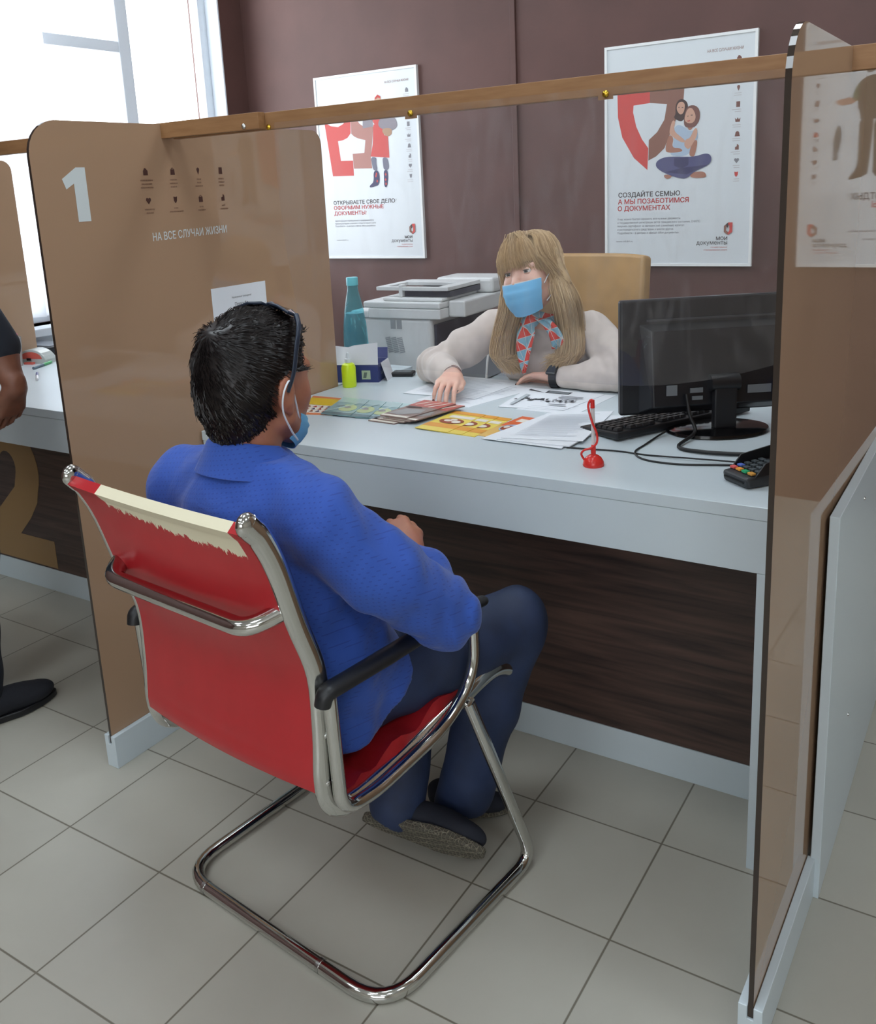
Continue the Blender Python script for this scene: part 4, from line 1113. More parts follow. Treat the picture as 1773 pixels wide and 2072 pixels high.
# cables
rub = M('black_rubber', (18, 18, 20), 0.5)
cabs = [('thick black power cable curving from the monitor around its foot', [TM @ V(.145, .034, .845), TM @ V(.148, .05, .80), TM @ V(.152, .075, .765), V(1.16, .305, .7555), V(1.22, .285, .7555), V(1.30, .30, .7555), V(1.38, .33, .7555), V(1.42, .34, .7555)], .0042),
        ('thin black keyboard cable making a wide loop on the desk', [V(1.10, .40, .760), V(1.09, .37, .7545), V(1.085, .30, .7522), V(1.085, .24, .7522), V(1.12, .195, .7522), V(1.19, .188, .7522), V(1.27, .215, .7522), V(1.35, .245, .7522), V(1.42, .25, .7522)], .0022),
        ('thin black cable running across the desk behind the red pen', [V(.935, .215, .7522), V(1.0, .225, .7522), V(1.05, .232, .7522), V(1.12, .228, .7522), V(1.22, .230, .7555), V(1.32, .236, .7565), V(1.42, .228, .7555)], .0018),
        ('grey video cable with ferrite bead dropping from the blue plug', [TM @ V(.368, .052, .842), TM @ V(.37, .062, .80), TM @ V(.372, .07, .765), V(1.36, .44, .7555), V(1.39, .40, .757), V(1.42, .39, .757)], .0032)]
for lb, pts, rr in cabs:
    o = MB().tube(spline(pts, 8), rr, rub, 8).build('cable', None, smooth=60); tag(o, lb, 'cable')
# keyboard
ka = math.radians(62); KX = V(math.cos(ka), math.sin(ka), 0); KY = V(-math.sin(ka), math.cos(ka), 0); K0 = V(1.020, .302, ZT)
def Pk(a, b, z): return K0 + KX * a + KY * b + V(0, 0, z)
kb = thing('keyboard', 'black computer keyboard lying under the monitor on the desk', 'keyboard', (1.03, .5, ZT))
Kt = Matrix.Translation(K0) @ Matrix.Rotation(ka, 4, 'Z')
km = MB(); km.add([Pk(0, 0, .004), Pk(.43, 0, .004), Pk(.43, .135, .0), Pk(0, .135, .0), Pk(0, 0, .022), Pk(.43, 0, .022), Pk(.43, .135, .012), Pk(0, .135, .012)], [(0, 3, 2, 1), (4, 5, 6, 7), (0, 1, 5, 4), (1, 2, 6, 5), (2, 3, 7, 6), (3, 0, 4, 7)], black_pl)
km.build('body', kb, bevel=0.004)
keym = M('key_caps', (34, 35, 39), 0.45); k0 = None; nk = 0
for r_ in range(6):
    b = .012 + r_ * .0195; z = .0228 - .0098 * (b / .135) 
    nn = 21 if r_ < 5 else 12; w = .41 / nn
    for c in range(nn):
        if r_ == 0 and c in (1, 6, 11, 15): continue
        a = .010 + c * w
        if nk >= 99: continue
        nk += 1
        MB().add([Pk(a + .001, b, z), Pk(a + w - .001, b, z), Pk(a + w - .001, b + .0165, z - .001), Pk(a + .001, b + .0165, z - .001), Pk(a + .003, b + .002, z + .0065), Pk(a + w - .003, b + .002, z + .0065), Pk(a + w - .003, b + .0135, z + .0055), Pk(a + .003, b + .0135, z + .0055)],
                 [(0, 3, 2, 1), (4, 5, 6, 7), (0, 1, 5, 4), (1, 2, 6, 5), (2, 3, 7, 6), (3, 0, 4, 7)], keym).build('key', kb)
# card terminal
ct = thing('card_terminal', 'black card payment keypad with coloured buttons at the desk corner', 'card terminal', (1.375, .17, ZT))
ta = math.radians(-38); Tt = Matrix.Translation((1.378, .168, ZT)) @ Matrix.Rotation(ta, 4, 'Z')
tp = lambda x, y, z: Tt @ V(x, y, z)
grey_d = M('terminal_grey', (46, 49, 53), 0.45)
cm = MB(); cm.add([tp(-.037, -.075, 0), tp(.037, -.075, 0), tp(.037, .075, 0), tp(-.037, .075, 0), tp(-.037, -.078, .022), tp(.037, -.078, .022), tp(.037, .075, .034), tp(-.037, .075, .034)],
                  [(0, 3, 2, 1), (4, 5, 6, 7), (0, 1, 5, 4), (1, 2, 6, 5), (2, 3, 7, 6), (3, 0, 4, 7)], grey_d)
cm.build('body', ct, bevel=0.006, segs=3)
for s in (-1, 1):
    MB().prism([tp(s * .0375, -.06, .02), tp(s * .0375, -.035, .047), tp(s * .0375, .07, .06), tp(s * .0375, .075, .03)], (Tt.to_3x3() @ V(-s * .0035, 0, 0)), black_pl).build('privacy_shield', ct, bevel=0.001)
MB().box((-.037, .068, .03), (.037, .072, .058), black_pl, Tt).build('privacy_shield', ct, bevel=0.001)
MB().box((-.028, -.0795, .010), (.028, -.0775, .0125), M('slot_black', (8, 8, 9), .5), Tt).build('card_slot', ct)
MB().box((-.026, .028, .0325), (.026, .062, .0365), M('lcd', (90, 104, 96), .2), Tt).build('display', ct)
cols = {(0, 0): (214, 92, 92), (0, 1): (232, 158, 62), (0, 2): (44, 168, 112), (1, 0): (84, 110, 190), (0, 3): (206, 150, 70)}
for r_ in range(5):
    for c in range(4):
        x = -.026 + c * .0172; y = -.058 + r_ * .0165; z = .0228 + .012 * ((y + .078) / .153)
        km_ = M('button_%d_%d' % (r_, c), cols[(r_, c)], .35) if (r_, c) in cols else M('button_grey', (70, 78, 82), .4)
        MB().box((x - .0066, y - .0056, z), (x + .0066, y + .0056, z + .0048), km_, Tt).build('button', ct, bevel=0.0015)

# bottle of water
bt = thing('water_bottle', 'turquoise plastic water bottle standing beside the printer', 'bottle', (-.28, 1.06, .70))
zb0 = .70
prof = [(0, 0), (.043, 0), (.045, .01), (.044, .05), (.046, .09), (.044, .13), (.042, .16), (.036, .21), (.026, .26), (.020, .285), (.0195, .305), (0, .305)]
MB().lathe(prof, (-.28, 1.06, zb0), clear_glass('turquoise_pet', (.50, .88, .94), 1.0, 0.55, (0.22, 0.66, 0.74)), 32).build('bottle_body', bt, smooth=50)
MB().lathe([(0, 0), (.038, 0), (.041, .05), (.0425, .09), (.041, .13), (.039, .16), (.034, .20), (0, .20)], (-.28, 1.06, zb0 + .004), M('water', (104, 150, 166), 0.05, trans=0.5), 28).build('water', bt, smooth=50)
MB().lathe([(0, 0), (.0215, 0), (.0215, .026), (.02, .029), (0, .029)], (-.28, 1.06, zb0 + .304), M('bottle_cap', (110, 206, 218), 0.35), 24).build('cap', bt, smooth=40)

# sanitizer
sn = thing('sanitizer_bottle', 'fluorescent yellow bottle with clear pump at the left end of desk', 'bottle', (.046, .585, ZT))
neon = M('neon_yellow', (206, 232, 30), 0.3)
clr = M('clear_pump', (214, 222, 226), 0.2)
MB().lathe([(0, 0), (.0205, 0), (.022, .003), (.022, .060), (.019, .070), (.011, .075), (0, .075)], (.046, .585, ZT), neon, 28).build('bottle_body', sn, smooth=40)
MB().lathe([(0, 0), (.010, 0), (.010, .012), (.006, .014), (.0045, .030), (.002, .032), (0, .034)], (.046, .585, ZT + .0748), clr, 18).build('pump', sn, smooth=40)

# open paper box
bx = thing('paper_box', 'open dark blue paper box with white inner flaps behind the yellow bottle', 'box', (.03, .70, ZT))
navy = M('box_navy', (40, 52, 112), 0.45); card = M('box_card', (222, 224, 230), 0.7)
ba = math.radians(20); Bt = Matrix.Translation((.012, .69, ZT)) @ Matrix.Rotation(ba, 4, 'Z')
bm_ = MB(); th = .002
bm_.box((-.075, -.06, 0), (.075, .06, .002), card, Bt)
bm_.box((-.075, -.060, .002), (.075, -.058, .058), navy, Bt).box((-.075, .058, .002), (.075, .060, .058), navy, Bt)
bm_.box((.073, -.058, .002), (.075, .058, .058), navy, Bt).box((-.075, -.058, .002), (-.073, .058, .058), navy, Bt)
bm_.build('carton', bx)
bp_ = lambda x, y, z: Bt @ V(x, y, z)
MB().prism([bp_(-.075, -.061, .058), bp_(.076, -.061, .058), bp_(.075, -.048, .125), bp_(.0, -.05, .118), bp_(-.02, -.05, .112), bp_(-.074, -.05, .118)], Bt.to_3x3() @ V(0, .0012, 0), card).build('flap', bx)
MB().prism([bp_(.0765, -.03, .058), bp_(.0765, .058, .058), bp_(.094, .056, .0), bp_(.094, -.028, .0)], Bt.to_3x3() @ V(.0012, 0, .0), card).build('flap', bx)
MB().prism([bp_(-.075, .061, .058), bp_(.075, .061, .058), bp_(.073, .075, .09), bp_(-.073, .075, .09)], Bt.to_3x3() @ V(0, .0012, 0), navy).build('flap', bx)
MB().box((-.04, -.02, .0025), (.06, .05, .04), paper_m, Bt).build('paper_ream', bx)
lb2 = MB(); bl_ = MB(); lblm = M('box_label_white', (206, 212, 216), 0.5)
mpb = lambda u, v, off: bp_(u, -.0606 - off, v)
bl_.flat([mpb(a, b, 0) for a, b in ((.022, .012), (.05, .012), (.05, .040), (.022, .040))], M('box_label_green', (170, 186, 160), .5))
bl_.flat([mpb(a, b, .0002) for a, b in ((.026, .016), (.036, .016), (.040, .034), (.030, .034))], M('box_label_grey', (90, 104, 100), .5))
mpb2 = lambda u, v, off: bp_(.0756 + off, -u, v)       # side face, lettering upside down
vs_, fs_ = text_polys('Ballet', 1.0, 0.02); x1_ = max(p[0] for p in vs_)
lb2.add([bp_(.0757, .040 - .072 * p[0] / x1_, .031 - p[1] / .73 * .014) for p in vs_], fs_, lblm)
vs_, fs_ = text_polys('Paper', 1.0, 0.0); x1_ = max(p[0] for p in vs_)
lb2.add([bp_(.0757, .030 - .034 * p[0] / x1_, .047 - p[1] / .73 * .007) for p in vs_], fs_, lblm)
bl_.build('label_print', bx, fix=False); lb2.build('lettering', bx, fix=False)

# small black phone
ph = thing('mobile_phone', 'small black phone lying by the paper box near the printer', 'phone', (.105, .80, ZT))
Pt = Matrix.Translation((.112, .785, ZT)) @ Matrix.Rotation(math.radians(20), 4, 'Z')
MB().box((-.036, -.022, 0), (.036, .022, .014), black_pl, Pt).build('body', ph, bevel=0.004)
MB().box((-.028, -.017, .0142), (.028, .017, .0148), M('phone_screen', (60, 64, 70), .15), Pt).build('screen', ph)

# printer on a cabinet, the bottle on a lower pedestal
pd_ = thing('drawer_pedestal', 'pale drawer pedestal behind the desk carrying the water bottle', 'cabinet', (-.30, 1.07, 0))
MB().box((-.52, .985, 0.0), (-.10, 1.155, .699), white_lam).build('carcass', pd_, bevel=0.002)
for k in range(3):
    q = MB().box((-.0995, .995, .04 + k * .22), (-.085, 1.145, .245 + k * .22), white_lam).build('drawer', pd_, bevel=0.002)
    MB().box((-.0849, 1.04, .14 + k * .22), (-.075, 1.10, .15 + k * .22), steel).build('handle', q)
pcab = thing('cabinet', 'pale cabinet standing under the printer behind the desk', 'cabinet', (-.2, 1.42, 0))
MB().box((-.52, 1.17, 0.0), (.10, 1.68, .58), white_lam).build('carcass', pcab, bevel=0.003)
MB().box((.1005, 1.19, 0.02), (.115, 1.66, .56), white_lam).build('door', pcab, bevel=0.002)
pr = thing('printer', 'grey white multifunction printer with document feeder on top, behind the desk', 'printer', (-.2, 1.42, .58))
pw = M('printer_white', (214, 216, 216), 0.45); pg = M('printer_grey', (150, 154, 158), 0.5); pdk = M('printer_dark', (58, 56, 66), 0.4)
Tp = Matrix.Translation((-.40, 1.215, 0)) @ Matrix.Rotation(math.radians(3), 4, 'Z')
MB().box((0, 0, .58), (.34, .46, .862), pw, Tp).build('body', pr, bevel=0.014, segs=3)
MB().box((-.012, -.004, .8625), (.07, .46, .888), pw, Tp).build('rear_cover', pr, bevel=0.006)
MB().box((.072, -.008, .8625), (.385, .47, .900), pw, Tp).build('scanner_base', pr, bevel=0.004)
MB().box((.05, -.008, .9005), (.385, .47, .925), pw, Tp).build('scanner_lid', pr, bevel=0.006)
MB().box((.386, .055, .865), (.455, .47, .925), pw, Tp).build('control_panel', pr, bevel=0.006)
MB().box((.13, .01, .9255), (.385, .30, .938), pw, Tp).build('lid_plate', pr, bevel=0.004)
MB().box((.19, .05, .9385), (.40, .30, .9595), pdk, Tp).build('paper_slot', pr, bevel=0.002)
MB().box((.20, .30, .926), (.455, .475, .985), pw, Tp).build('document_feeder', pr, bevel=0.014, segs=3)
tr = MB()
for lo, hi in (((.09, .03, .963), (.40, .052, .977)), ((.09, .052, .963), (.13, .30, .977)), ((.35, .052, .963), (.40, .30, .977)), ((.13, .20, .963), (.35, .30, .977))):
    tr.box(lo, hi, pw, Tp)
tr.build('feeder_tray', pr, bevel=0.002)
MB().box((.19, .028, .9385), (.205, .06, .985), pw, Tp).build('tray_guide', pr, bevel=0.003)
MB().box((.341, .02, .60), (.352, .44, .84), pdk, Tp).build('front_opening', pr, bevel=0.002)
MB().box((.353, .03, .585), (.42, .43, .70), pg, Tp).build('paper_tray', pr, bevel=0.004)
vent = MB()
for a in (.165, .192):
    vent.box((a, -.0012, .822), (a + .022, -.0002, .856), pg, Tp)
vent.build('vent', pr)
v2 = MB()
for k in range(3):
    T2 = Tp @ Matrix.Translation((.15 + k * .026, 0, .73)) @ Matrix.Rotation(math.radians(-12), 4, 'Y')
    for j in range(9): v2.box((0, -.0012, j * .0068), (.022, -.0002, j * .0068 + .0042), pg, T2)
v2.build('vent', pr)
MB().tube(spline([Tp @ V(.43, .43, .93), Tp @ V(.47, .40, .91), Tp @ V(.475, .38, .88)], 6), .006, white_pl, 8).build('handle', pr, smooth=50)
wc = MB().tube(spline([V(.205, 1.20, .80), V(.20, 1.18, .72), V(.196, 1.17, .60), V(.19, 1.17, .45), V(.185, 1.2, .2), V(.18, 1.25, .004)], 8), .004, white_pl, 8).build('cable', None, smooth=60)
tag(wc, 'white cable hanging down beside the clerk between printer and sleeve', 'cable')

# clerk chair
cc = thing('office_chair', 'tan leather high-backed office chair behind the clerk', 'chair', (.53, 1.22, 0))
tanl = M('tan_leather', (186, 148, 98), 0.4, mottle=0.08, mscale=12, bump=0.12, bscale=40)
G = []
for i in range(15):
    z = .56 + .535 * i / 14; row = []
    for j in range(13):
        s = -1 + 2 * j / 12
        row.append(V(.525 + s * .232 * (1 - .03 * (i / 14)), 1.245 + .05 * (i / 14) - .02 * s * s - .012 * math.sin(i / 14 * 3.1), z - .006 * s ** 4 * (i / 14) ** 6))
    G.append(row)
MB().sheet(G, .055, tanl).build('backrest', cc, smooth=60, bevel=0.012, segs=3)
MB().box((.30, .96, .44), (.76, 1.235, .52), tanl).build('seat', cc, bevel=0.03, segs=4)
MB().tube([V(.53, 1.1, .10), V(.53, 1.1, .44)], .028, black_pl, 14).build('column', cc, smooth=40)
for k in range(5):
    a = 2 * math.pi * k / 5 + .3
    e = V(.53 + .28 * math.cos(a), 1.1 + .28 * math.sin(a), .065)
    MB().tube([V(.53, 1.1, .11), e], [.028, .016], black_pl, 10).build('base_leg', cc, smooth=40)
    MB().lathe([(0, -.012), (.026, -.012), (.028, 0), (.026, .012), (0, .012)], e + V(0, 0, -.037), black_pl, 16, Matrix.Rotation(math.pi / 2, 4, 'Y') @ Matrix.Rotation(0, 4, 'Z')).build('caster', cc, smooth=40)
MB().tube(spline([V(.53, 1.28, .46), V(.53, 1.33, .50), V(.53, 1.31, .62)], 6), .022, black_pl, 10).build('back_bracket', cc, smooth=40)

# ------------------------------------------------------------------ second booth, small things
tdsp = thing('tape_dispenser', 'clear and red tape dispenser on the second desk by the window', 'tape dispenser', (-1.44, .53, ZT))
redc = M('red_clear_plastic', (206, 96, 84), 0.25); clrp = M('smoky_clear_plastic', (186, 192, 190), 0.2)
Td = Matrix.Translation((-1.425, .525, ZT)) @ Matrix.Rotation(math.radians(15), 4, 'Z')
dome = [(-.07, 0)] + [(.07 * math.cos(math.radians(a)), .055 * math.sin(math.radians(a))) for a in range(160, -1, -16)] + [(.07, 0)]
MB().prism([Td @ V(x, -.03, z) for x, z in dome], Td.to_3x3() @ V(0, .06, 0), clrp).build('case', tdsp, bevel=0.003)
MB().prism([Td @ V(x * .72, -.0312, .018 + z * .5) for x, z in dome], Td.to_3x3() @ V(0, .001, 0), redc).build('red_cover', tdsp)
MB().box((-.02, -.0325, .012), (.0, -.031, .022), black_pl, Td).build('latch', tdsp)
MB().box((-.02, -.05, 0), (.02, -.035, .008), redc, Td).build('foot', tdsp)
cup = thing('pencil_cup', 'clear plastic cup with a white stick and pink tag on second desk', 'cup', (-1.46, .50, ZT))
MB().lathe([(0, 0), (.028, 0), (.036, .11), (.034, .11), (.026, .004), (0, .004)], (-1.44, .44, ZT), M('cup_clear', (214, 212, 210), 0.15, trans=0.5), 24).build('cup_body', cup, smooth=50)
MB().tube([V(-1.452, .43, ZT + .006), V(-1.45, .43, ZT + .13)], .005, white_pl, 8).build('stick', cup, smooth=40)
MB().box((-1.425, .43, ZT + .112), (-1.385, .433, ZT + .128), M('pink_tag', (240, 90, 150), .5)).build('tag', cup)
def pen(label, a, b, m1, m2, r=.0055):
    a = V(*a); b = V(*b); t = thing('pen', label, 'pen', a, None)
    MB().tube([a, a * .45 + b * .55], r, m1, 10).build('barrel', t, smooth=40)
    MB().tube([a * .45 + b * .55, b], [r * 1.08, r * 0.9], m2, 10).build('cap', t, smooth=40)
pen('green and grey marker lying on the second desk', (-1.29, .415, ZT + .0055), (-1.345, .53, ZT + .0055), M('marker_grey', (98, 116, 130), .4), M('marker_green', (92, 186, 118), .4))
pen('blue pen lying near the front of the second desk', (-1.075, .28, ZT + .0045), (-1.19, .36, ZT + .0045), M('pen_white', (216, 216, 220), .4), M('pen_blue', (60, 66, 130), .4), .0045)
tc_ = MB().lathe([(0, 0), (.019, 0), (.019, .016), (.012, .026), (0, .028)], (-1.30, .585, ZT), M('teal_plastic', (108, 186, 184), .4), 20).build('stopper', None, smooth=40)
tag(tc_, 'small teal plastic stopper on the second desk beside the partition', 'stopper')
dv = thing('black_device', 'flat black device lying on the far desk below the window', 'device', (-1.62, .70, ZT))
MB().box((-1.72, .64, ZT), (-1.50, .76, ZT + .035), black_pl).build('body', dv, bevel=0.006)
MB().box((-1.71, .65, ZT + .0355), (-1.52, .75, ZT + .037), M('device_top', (120, 124, 132), .3)).build('top_plate', dv)
rd = thing('radiator', 'white ribbed radiator section on the wall below the window sill', 'radiator', (-1.77, .9, .4))
for k in range(12):
    MB().box((XL + .012, .50 + k * .075, .12), (XL + .055, .55 + k * .075, .70), frame_w).build('rib', rd, bevel=0.008)
# ------------------------------------------------------------------ people
def na(v): return np.array(v, float)
def nrm(v): v = na(v); return v / np.linalg.norm(v)
class Head:
    """head frame: X to the person's right, F forward, U up"""
    def __init__(s, C, F, U, sc=1.0):
        s.C = na(C); s.F = nrm(F); U = na(U); U = U - s.F * (U @ s.F); s.U = nrm(U); s.X = np.cross(s.F, s.U); s.sc = sc
        s.R = np.stack([s.X, s.F, s.U], 1)
    def p(s, x, f, u): return s.C + s.sc * (s.X * x + s.F * f + s.U * u)
    def v(s, x, f, u): return Vector(s.p(x, f, u))
    def local(s, X, Y, Z):
        q = np.stack([X - s.C[0], Y - s.C[1], Z - s.C[2]], -1) @ s.R / s.sc
        return q[..., 0], q[..., 1], q[..., 2]
    def T3(s):
        return Matrix([[s.R[i][j] for j in range(3)] for i in range(3)])
def head_prims(S, H, fem=False):
    a = H.sc; R = H.R
    S.ell(H.p(0, -.008, .022), na((.073, .094, .084)) * a, .02, R)
    S.ell(H.p(0, .040, -.035), na((.060, .056, .078)) * a, .02, R)
    jw = .046 if fem else .052
    for x in (-1, 1):
        S.limb(H.p(x * jw, .005, -.062), H.p(x * .014, .068, -.106), .022 * a, .018 * a, .018)
        S.ell(H.p(x * .036, .062 if fem else .050, -.035), na((.026, .028, .026)) * a * (1 if fem else .85), .016, R)
        S.ell(H.p(x * .0125, .098, -.044), na((.009, .010, .008)) * a, .006, R)
        S.limb(H.p(x * .014, .087, .016), H.p(x * .046, .070, .014), .009 * a, .007 * a, .012)
        # ear: rim, lobe, and a hollow
        S.ell(H.p(x * .080, -.016, -.018), na((.0085, .019, .031)) * a, .006, R)
        S.ell(H.p(x * .077, -.006, -.045), na((.007, .009, .011)) * a, .006, R)
        S.sub(H.p(x * .0895, -.012, -.016), na((.0055, .010, .018)) * a, .004, R)
        S.sub(H.p(x * .031, .101, -.003), na((.017, .014, .009)) * a, .008, R)
    S.ell(H.p(0, .070, -.108), na((.020, .018, .016)) * a, .014, R)
    S.limb(H.p(0, .088, .000), H.p(0, .108, -.036), .0085 * a, .0115 * a, .01)
    S.ell(H.p(0, .087, -.074), na((.024, .010, .006)) * a, .006, R)
    S.ell(H.p(0, .084, -.084), na((.021, .011, .006)) * a, .006, R)
    S.sub(H.p(0, .100, -.079), na((.022, .008, .0018)) * a, .003, R)
def eyes(H, parent, iris=(96, 108, 100), deep=0.0, look=None, skin=None):
    wm = M('eye_white', (226, 222, 218), 0.2); im = M('iris_%d' % iris[0], iris, 0.15); pm = M('pupil', (14, 12, 12), 0.1); lm = M('lash', (38, 28, 26), 0.6); bm = M('brow_hair', (104, 82, 66), 0.8)
    for x in (-1, 1):
        c = H.v(x * .031, .078 - deep, -.003); r = .0118 * H.sc
        mb = MB(); mb.ball(c, r, wm, 12)
        d = Vector(H.F) if look is None else (Vector(look) - c).normalized()
        d = (d * .75 + Vector(H.F) * .25).normalized()
        q = d.to_track_quat('Z', 'Y').to_matrix()
        mb.lathe([(0, 0), (.0058, 0), (.005, .0006), (0, .0009)], (0, 0, 0), im, 16, Matrix.Translation(c + d * (r * .90)) @ q.to_4x4())
        mb.lathe([(0, 0), (.0026, 0), (0, .0005)], (0, 0, 0), pm, 12, Matrix.Translation(c + d * (r * .985)) @ q.to_4x4())
        mb.build('eye', parent, smooth=60)
        X_, F_, U_ = (Vector(v) for v in (H.X, H.F, H.U))
        def lid(e0, e1, name, m_):
            G = []
            for e in np.linspace(e0, e1, 6):
                row = []
                for a_ in np.linspace(-60, 60, 15):
                    ea = math.radians(e * (1 - .45 * (abs(a_) / 80) ** 2) if e > 0 else e * (1 - .3 * (abs(a_) / 80) ** 2)); aa = math.radians(a_)
                    row.append(c + (X_ * math.sin(aa) * math.cos(ea) + F_ * math.cos(aa) * math.cos(ea) + U_ * math.sin(ea)) * r * 1.09)
                G.append(row)
            MB().sheet(G, .0009, m_).build(name, parent, smooth=80)
            return G[0]
        edge = lid(17, 80, 'upper_eyelid', skin)
        lid(-24, -75, 'lower_eyelid', skin)
        MB().tube([p + F_ * .0006 for p in edge[1:-1]], [.0011] * 13, lm, 6).build('eyelashes', parent, smooth=60)
        br = [H.v(x * (.014 + .036 * t), .0925 - .020 * t * t - deep * 1.6, .017 + .006 * math.sin(t * 2.4)) for t in np.linspace(0, 1, 9)]
        MB().tube(br, [.0014 + .0012 * math.sin(math.pi * min(1, .25 + t * .75)) for t in np.linspace(0, 1, 9)], bm, 6).build('eyebrow', parent, smooth=60)

def hand_prims(S, W, d, n, thumb_side, sc=1.0, curl=(35, 45, 25), spread=.0, thumb_in=0.5, fat=1.0):
    """W wrist, d towards the knuckles, n out of the back of the hand, thumb_side +-1. Returns finger tips (point, direction, back normal)."""
    d = nrm(d); n = na(n); n = nrm(n - d * (n @ d)); l = np.cross(d, n) * thumb_side
    W = na(W); tips = []
    offs = [.0300, .0100, -.0102, -.0290]; lens = [(.042, .025, .021), (.046, .029, .022), (.042, .027, .021), (.033, .020, .018)]
    S.limb(W - d * .015, W + d * .015, .021 * sc, .022 * sc, .014, (n, .72))
    for i in range(4):
        a = W + d * .012 * sc + l * offs[i] * .55 * sc; k = W + (d * (.086 - .004 * abs(i - 1) ** 1.5) + l * offs[i]) * sc - n * .002 * (i == 3) * sc
        S.limb(a, k, .0145 * sc * fat, .0112 * sc * fat, .012)
    for i in range(4):
        k = W + (d * (.086 - .004 * abs(i - 1) ** 1.5) + l * offs[i]) * sc
        ang = 0; p = k
        cs = curl[i] if isinstance(curl[0], (list, tuple)) else curl
        r = [.0094, .0084, .0075, .0062]; r = [q * sc * fat * (.88 if i == 3 else 1) for q in r]
        for j in range(3):
            ang += math.radians(cs[j])
            dirn = d * math.cos(ang) - n * math.sin(ang) + l * spread * (1.5 - i)
            dirn = nrm(dirn)
            q = p + dirn * lens[i][j] * sc
            S.limb(p, q, r[j], r[j + 1], .0022)
            p = q
        back = n * math.cos(ang) + d * math.sin(ang)
        tips.append((p, dirn, back, r[3]))
    b = W + (d * .020 + l * .020 - n * .004) * sc
    m = b + (d * .028 + l * (.026 - .012 * thumb_in) - n * .012 * thumb_in) * sc
    e = m + (d * .030 + l * (.012 - .016 * thumb_in) - n * .010 * thumb_in) * sc
    t = e + (d * .025 - l * .012 * thumb_in - n * .004) * sc
    S.limb(b, m, .0155 * sc * fat, .0115 * sc * fat, .012); S.limb(m, e, .0112 * sc * fat, .0095 * sc * fat, .004); S.limb(e, t, .0095 * sc * fat, .0075 * sc * fat, .004)
    tips.append((t, nrm(t - e), n, .0075 * sc))
    return tips
def nails(tips, mat, parent, name='fingernail'):
    for (p, d, b, r) in tips:
        d = Vector(d); b = Vector(b); b = (b - d * b.dot(d)).normalized(); x = d.cross(b)
        T = Matrix((x, d, b)).transposed()
        MB().ball(Vector(p) + b * r * .70 + d * r * .45, (r * .80, r * 1.25, r * .50), mat, 8, T).build(name, parent, smooth=60)

def wrinkle(seed, amp, freq):
    r = np.random.default_rng(seed); K = r.normal(size=(7, 3)); K /= np.linalg.norm(K, axis=1)[:, None]; ph = r.uniform(0, 6.28, 7); fr = freq * r.uniform(.6, 1.5, 7)
    def f(X, Y, Z):
        d = 0; w = 0.35 * np.sin(X * freq * .37 + 1.3) + 0.35 * np.sin(Z * freq * .41 + .4)
        for i in range(7): d = d + np.sin((K[i, 0] * X + K[i, 1] * Y + K[i, 2] * Z) * fr[i] + ph[i] + w * 2)
        return -amp * np.maximum(d / 7 * 2.2, -.9)
    return f

def skin_mat(name, rgb, rgb2):
    m = M(name, rgb, 0.48, rgb2=rgb2, mscale=22, bump=0.05, bscale=500)
    b = m.node_tree.nodes['Principled BSDF']; b.inputs['Subsurface Weight'].default_value = 0.12; b.inputs['Subsurface Radius'].default_value = (.012, .004, .002); b.inputs['Subsurface Scale'].default_value = 0.6
    return m
def hair_mat(name, c1, c2, rough=0.35):
    m = bpy.data.materials.new(name); m.use_nodes = True
    nt = m.node_tree; N = nt.nodes; K = nt.links; b = N['Principled BSDF']
    g = N.new('ShaderNodeNewGeometry'); mx = N.new('ShaderNodeMix'); mx.data_type = 'RGBA'
    mx.inputs[6].default_value = L3(c1); mx.inputs[7].default_value = L3(c2); K.new(g.outputs['Random Per Island'], mx.inputs[0]); K.new(mx.outputs[2], b.inputs['Base Color'])
    b.inputs['Roughness'].default_value = rough; b.inputs['Specular IOR Level'].default_value = 0.25
    return m
def mask_grid(H, u0, u1, phi=70, rx=.066, f0=.030, bulge=(.088, .098, .092, .072), n=25, m=13, pleat=.0016, drop=0.0):
    G = []
    for j in range(m):
        t = j / (m - 1); u = u0 + (u1 - u0) * t
        q = t * (len(bulge) - 1); k = min(int(q), len(bulge) - 2); by = bulge[k] + (bulge[k + 1] - bulge[k]) * (q - k)
        row = []
        for i in range(n):
            a = math.radians(-phi + 2 * phi * i / (n - 1)); c = math.cos(a)
            row.append(H.v((rx - .020 * t * t) * math.sin(a) * (1.0), f0 + by * (c ** 0.8 if c > 0 else 0) - .012 * (1 - c) - .0, u * (1 - .18 * (1 - c)) + drop * (1 - c) + .0) + Vector(H.F) * pleat * math.sin(t * 4 * 2 * math.pi) * (.4 + .6 * c))
        G.append(row)
    return G
mask_blue = M('mask_blue', (118, 188, 232), 0.75, bump=0.08, bscale=600); mask_white = M('mask_white', (226, 232, 238), 0.75)

